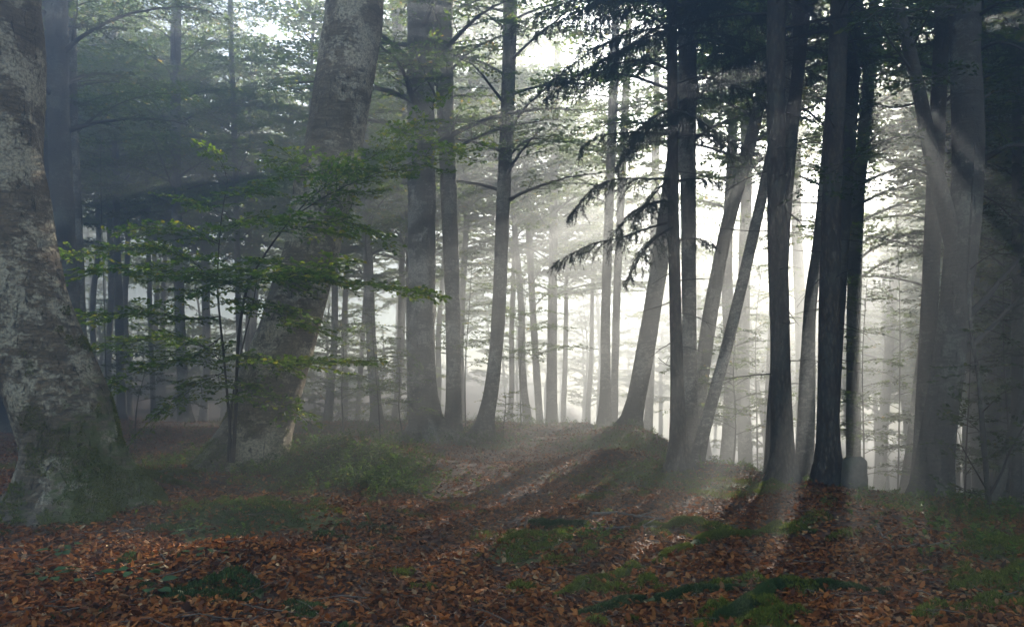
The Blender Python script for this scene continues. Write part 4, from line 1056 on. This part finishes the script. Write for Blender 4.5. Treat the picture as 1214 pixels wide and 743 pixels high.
herbs('undergrowth', [(*G(400, 552), .75, .55, 420, .22), (*G(450, 572), .4, .5, 260, .2), (*G(360, 548), .6, .5, 240, .2), (*G(320, 560), .5, .4, 110, .16), (*G(480, 585), .25, .3, 60, .14), (*G(260, 540), .6, .5, 90, .22), (*G(210, 552), .7, .5, 60, .18),
                      (*G(500, 522), .9, .5, 200, .25), (*G(570, 524), .7, .4, 160, .22), (*G(735, 522), .8, .6, 110, .14), (*G(770, 560), .5, .4, 60, .1), (*G(1150, 612), .7, .5, 90, .14), (*G(1190, 650), .4, .6, 80, .12), (*G(690, 640), .2, .12, 26, .1),
                      (*G(190, 520), 1.6, 1.2, 110, .25), (*G(420, 515), 1.2, .9, 130, .28), (*G(300, 600), .5, .3, 50, .08), (*G(1095, 598), .5, .3, 40, .12), (2.75, 13.4, .3, .6, 90, .12), (3.4, 12.4, .5, .4, 90, .1), (4.3, 11.4, .5, .4, 80, .1), (5.2, 9.9, .3, .5, 70, .1), (6.0, 8.6, .3, .6, 80, .12), (0, 22.5, 2.6, .8, 220, .16), (-5, 22, 2.5, 1.2, 160, .2), (2.9, 16, .4, 1, 90, .14)], 'herb', .05, 5)

# grass tufts on the right bank
def grass(spots, seed):
    r = np.random.default_rng(seed); P, D, S = [], [], []
    for cx, cy, rx, ry, n in spots:
        x, y = cx + r.normal(size=n) * rx, cy + r.normal(size=n) * ry
        P.append(np.column_stack([x, y, H(x, y)])); D.append(np.column_stack([r.normal(0, .5, n), r.normal(0, .5, n), np.ones(n)])); S.append(r.uniform(.06, .2, n))
    b = MB(); blades_mesh(b, np.vstack(P), np.vstack(D), np.concatenate(S), .006)
    tag(b.build('grass', M['herb']), kind='stuff')
grass([(*G(1115, 602), .35, .3, 260), (*G(1140, 620), .3, .25, 200), (*G(1180, 612), .5, .3, 300), (*G(190, 548), .6, .4, 300), (*G(300, 545), .3, .3, 160), (*G(1060, 588), .3, .15, 90), (*G(760, 560), .6, .4, 200), (*G(735, 522), .8, .6, 400), (3.0, 12.9, .4, .4, 160), (4.2, 11.5, .5, .35, 160), (5.4, 9.7, .3, .5, 140), (0.5, 22.4, 2.4, .7, 500), (6.1, 8.3, .3, .6, 200)], 9)

x, y = scatter(2600, 3.8, 18, 1.2); k = edge_sd(x, y) < 1; x, y = x[k], y[k]
tb = MB(); tr_ = np.random.default_rng(12)
for a, b in zip(x, y):
    l = tr_.uniform(.06, .38); t = tr_.uniform(0, 6.28); d = np.array([math.cos(t), math.sin(t), tr_.normal(0, .06)]); z = float(H(a, b)) + .02
    tube(tb, np.array([[a, b, z], np.array([a, b, z]) + d * l * .5 + tr_.normal(0, .012, 3), np.array([a, b, z]) + d * l]), np.array([.0045, .0035, .002]) * tr_.uniform(.5, 1.3), 4, cap=False)
tag(tb.build('twig_litter', M['stick']), kind='stuff')

# single seedlings on the litter, each a thing
def seedling(label, px, py, n, leaf, seed):
    g_ = ground_px(px, py); r = np.random.default_rng(seed); t = thing('seedling', g_, label, 'plant', 'seedlings in the leaf litter')
    b = MB(); P, D, N = [], [], []
    w = MB()
    for k in range(n):
        a = k * 2.4 + r.uniform(-.4, .4); l = r.uniform(.04, .13); h = r.uniform(.04, .09)
        tip = np.array([math.cos(a) * l, math.sin(a) * l, h]); tube(w, np.array([[0, 0, -.01], tip * [.4, .4, .8], tip]), [.003, .002, .0015], 4, cap=False)
        P.append(tip); D.append([math.cos(a), math.sin(a), r.uniform(-.25, .1)]); N.append([r.normal(0, .2), r.normal(0, .2), 1])
    w.build('stalk', M['twig'], t); leaves_mesh(b, np.array(P), np.array(D), np.array(N), leaf * r.uniform(.7, 1.2, n), .75, .08); b.build('foliage', M['seedling'], t)
for k, (px, py, n, lf, lab) in enumerate([(70, 662, 7, .10, 'flat dark green seedling nearest the left edge, on leaves before the massive beech'), (55, 690, 6, .11, 'broad-leaved green seedling near the lower left corner'), (100, 690, 6, .10, 'green seedling beside the broad-leaved one near the lower left corner'),
                                          (165, 685, 6, .09, 'small green seedling left of the dark moss cushion'), (180, 705, 6, .10, 'green seedling touching the left end of the dark moss cushion'), (225, 636, 8, .09, 'green seedling on leaves in front of the mossy patch by the leaning beech'),
                                          (245, 662, 6, .09, 'green seedling between mossy patch and dark moss cushion'), (365, 600, 6, .06, 'tiny bright seedling on the moss below the green hummock')]):
    seedling(lab, px, py, n, lf, 600 + k)

# ------------------------------------------------------------------ mist
m = bpy.data.materials.new('mist'); m.use_nodes = True; nt = m.node_tree
nt.nodes.remove(nt.nodes['Principled BSDF'])
pv = nt.nodes.new('ShaderNodeVolumePrincipled')
pv.inputs['Color'].default_value = (.93, .965, .97, 1); pv.inputs['Density'].default_value = HAZE_DENSITY; pv.inputs['Anisotropy'].default_value = HAZE_G
nt.links.new(pv.outputs[0], nt.nodes['Material Output'].inputs['Volume'])
bpy.context.view_layer.update()
hi = max((o.matrix_world @ __import__('mathutils').Vector(c)).z for o in col.objects if o.type == 'MESH' for c in o.bound_box)
print('HIGHEST', hi)
z0, z1 = float(gz.min()) - 1.0, hi + .3
bx0, bx1, by0, by1 = GX0 - 1, GX1 + 1, GY0 - 1, GY1 + 1
V = [(a, b, c) for c in (z0, z1) for a, b in ((bx0, by0), (bx1, by0), (bx1, by1), (bx0, by1))]
haze = bpy.data.objects.new('haze', make_mesh('haze', V, [(3, 2, 1, 0), (4, 5, 6, 7), (0, 1, 5, 4), (1, 2, 6, 5), (2, 3, 7, 6), (3, 0, 4, 7)], None, [m], smooth=False))
col.objects.link(haze); tag(haze, kind='stuff')
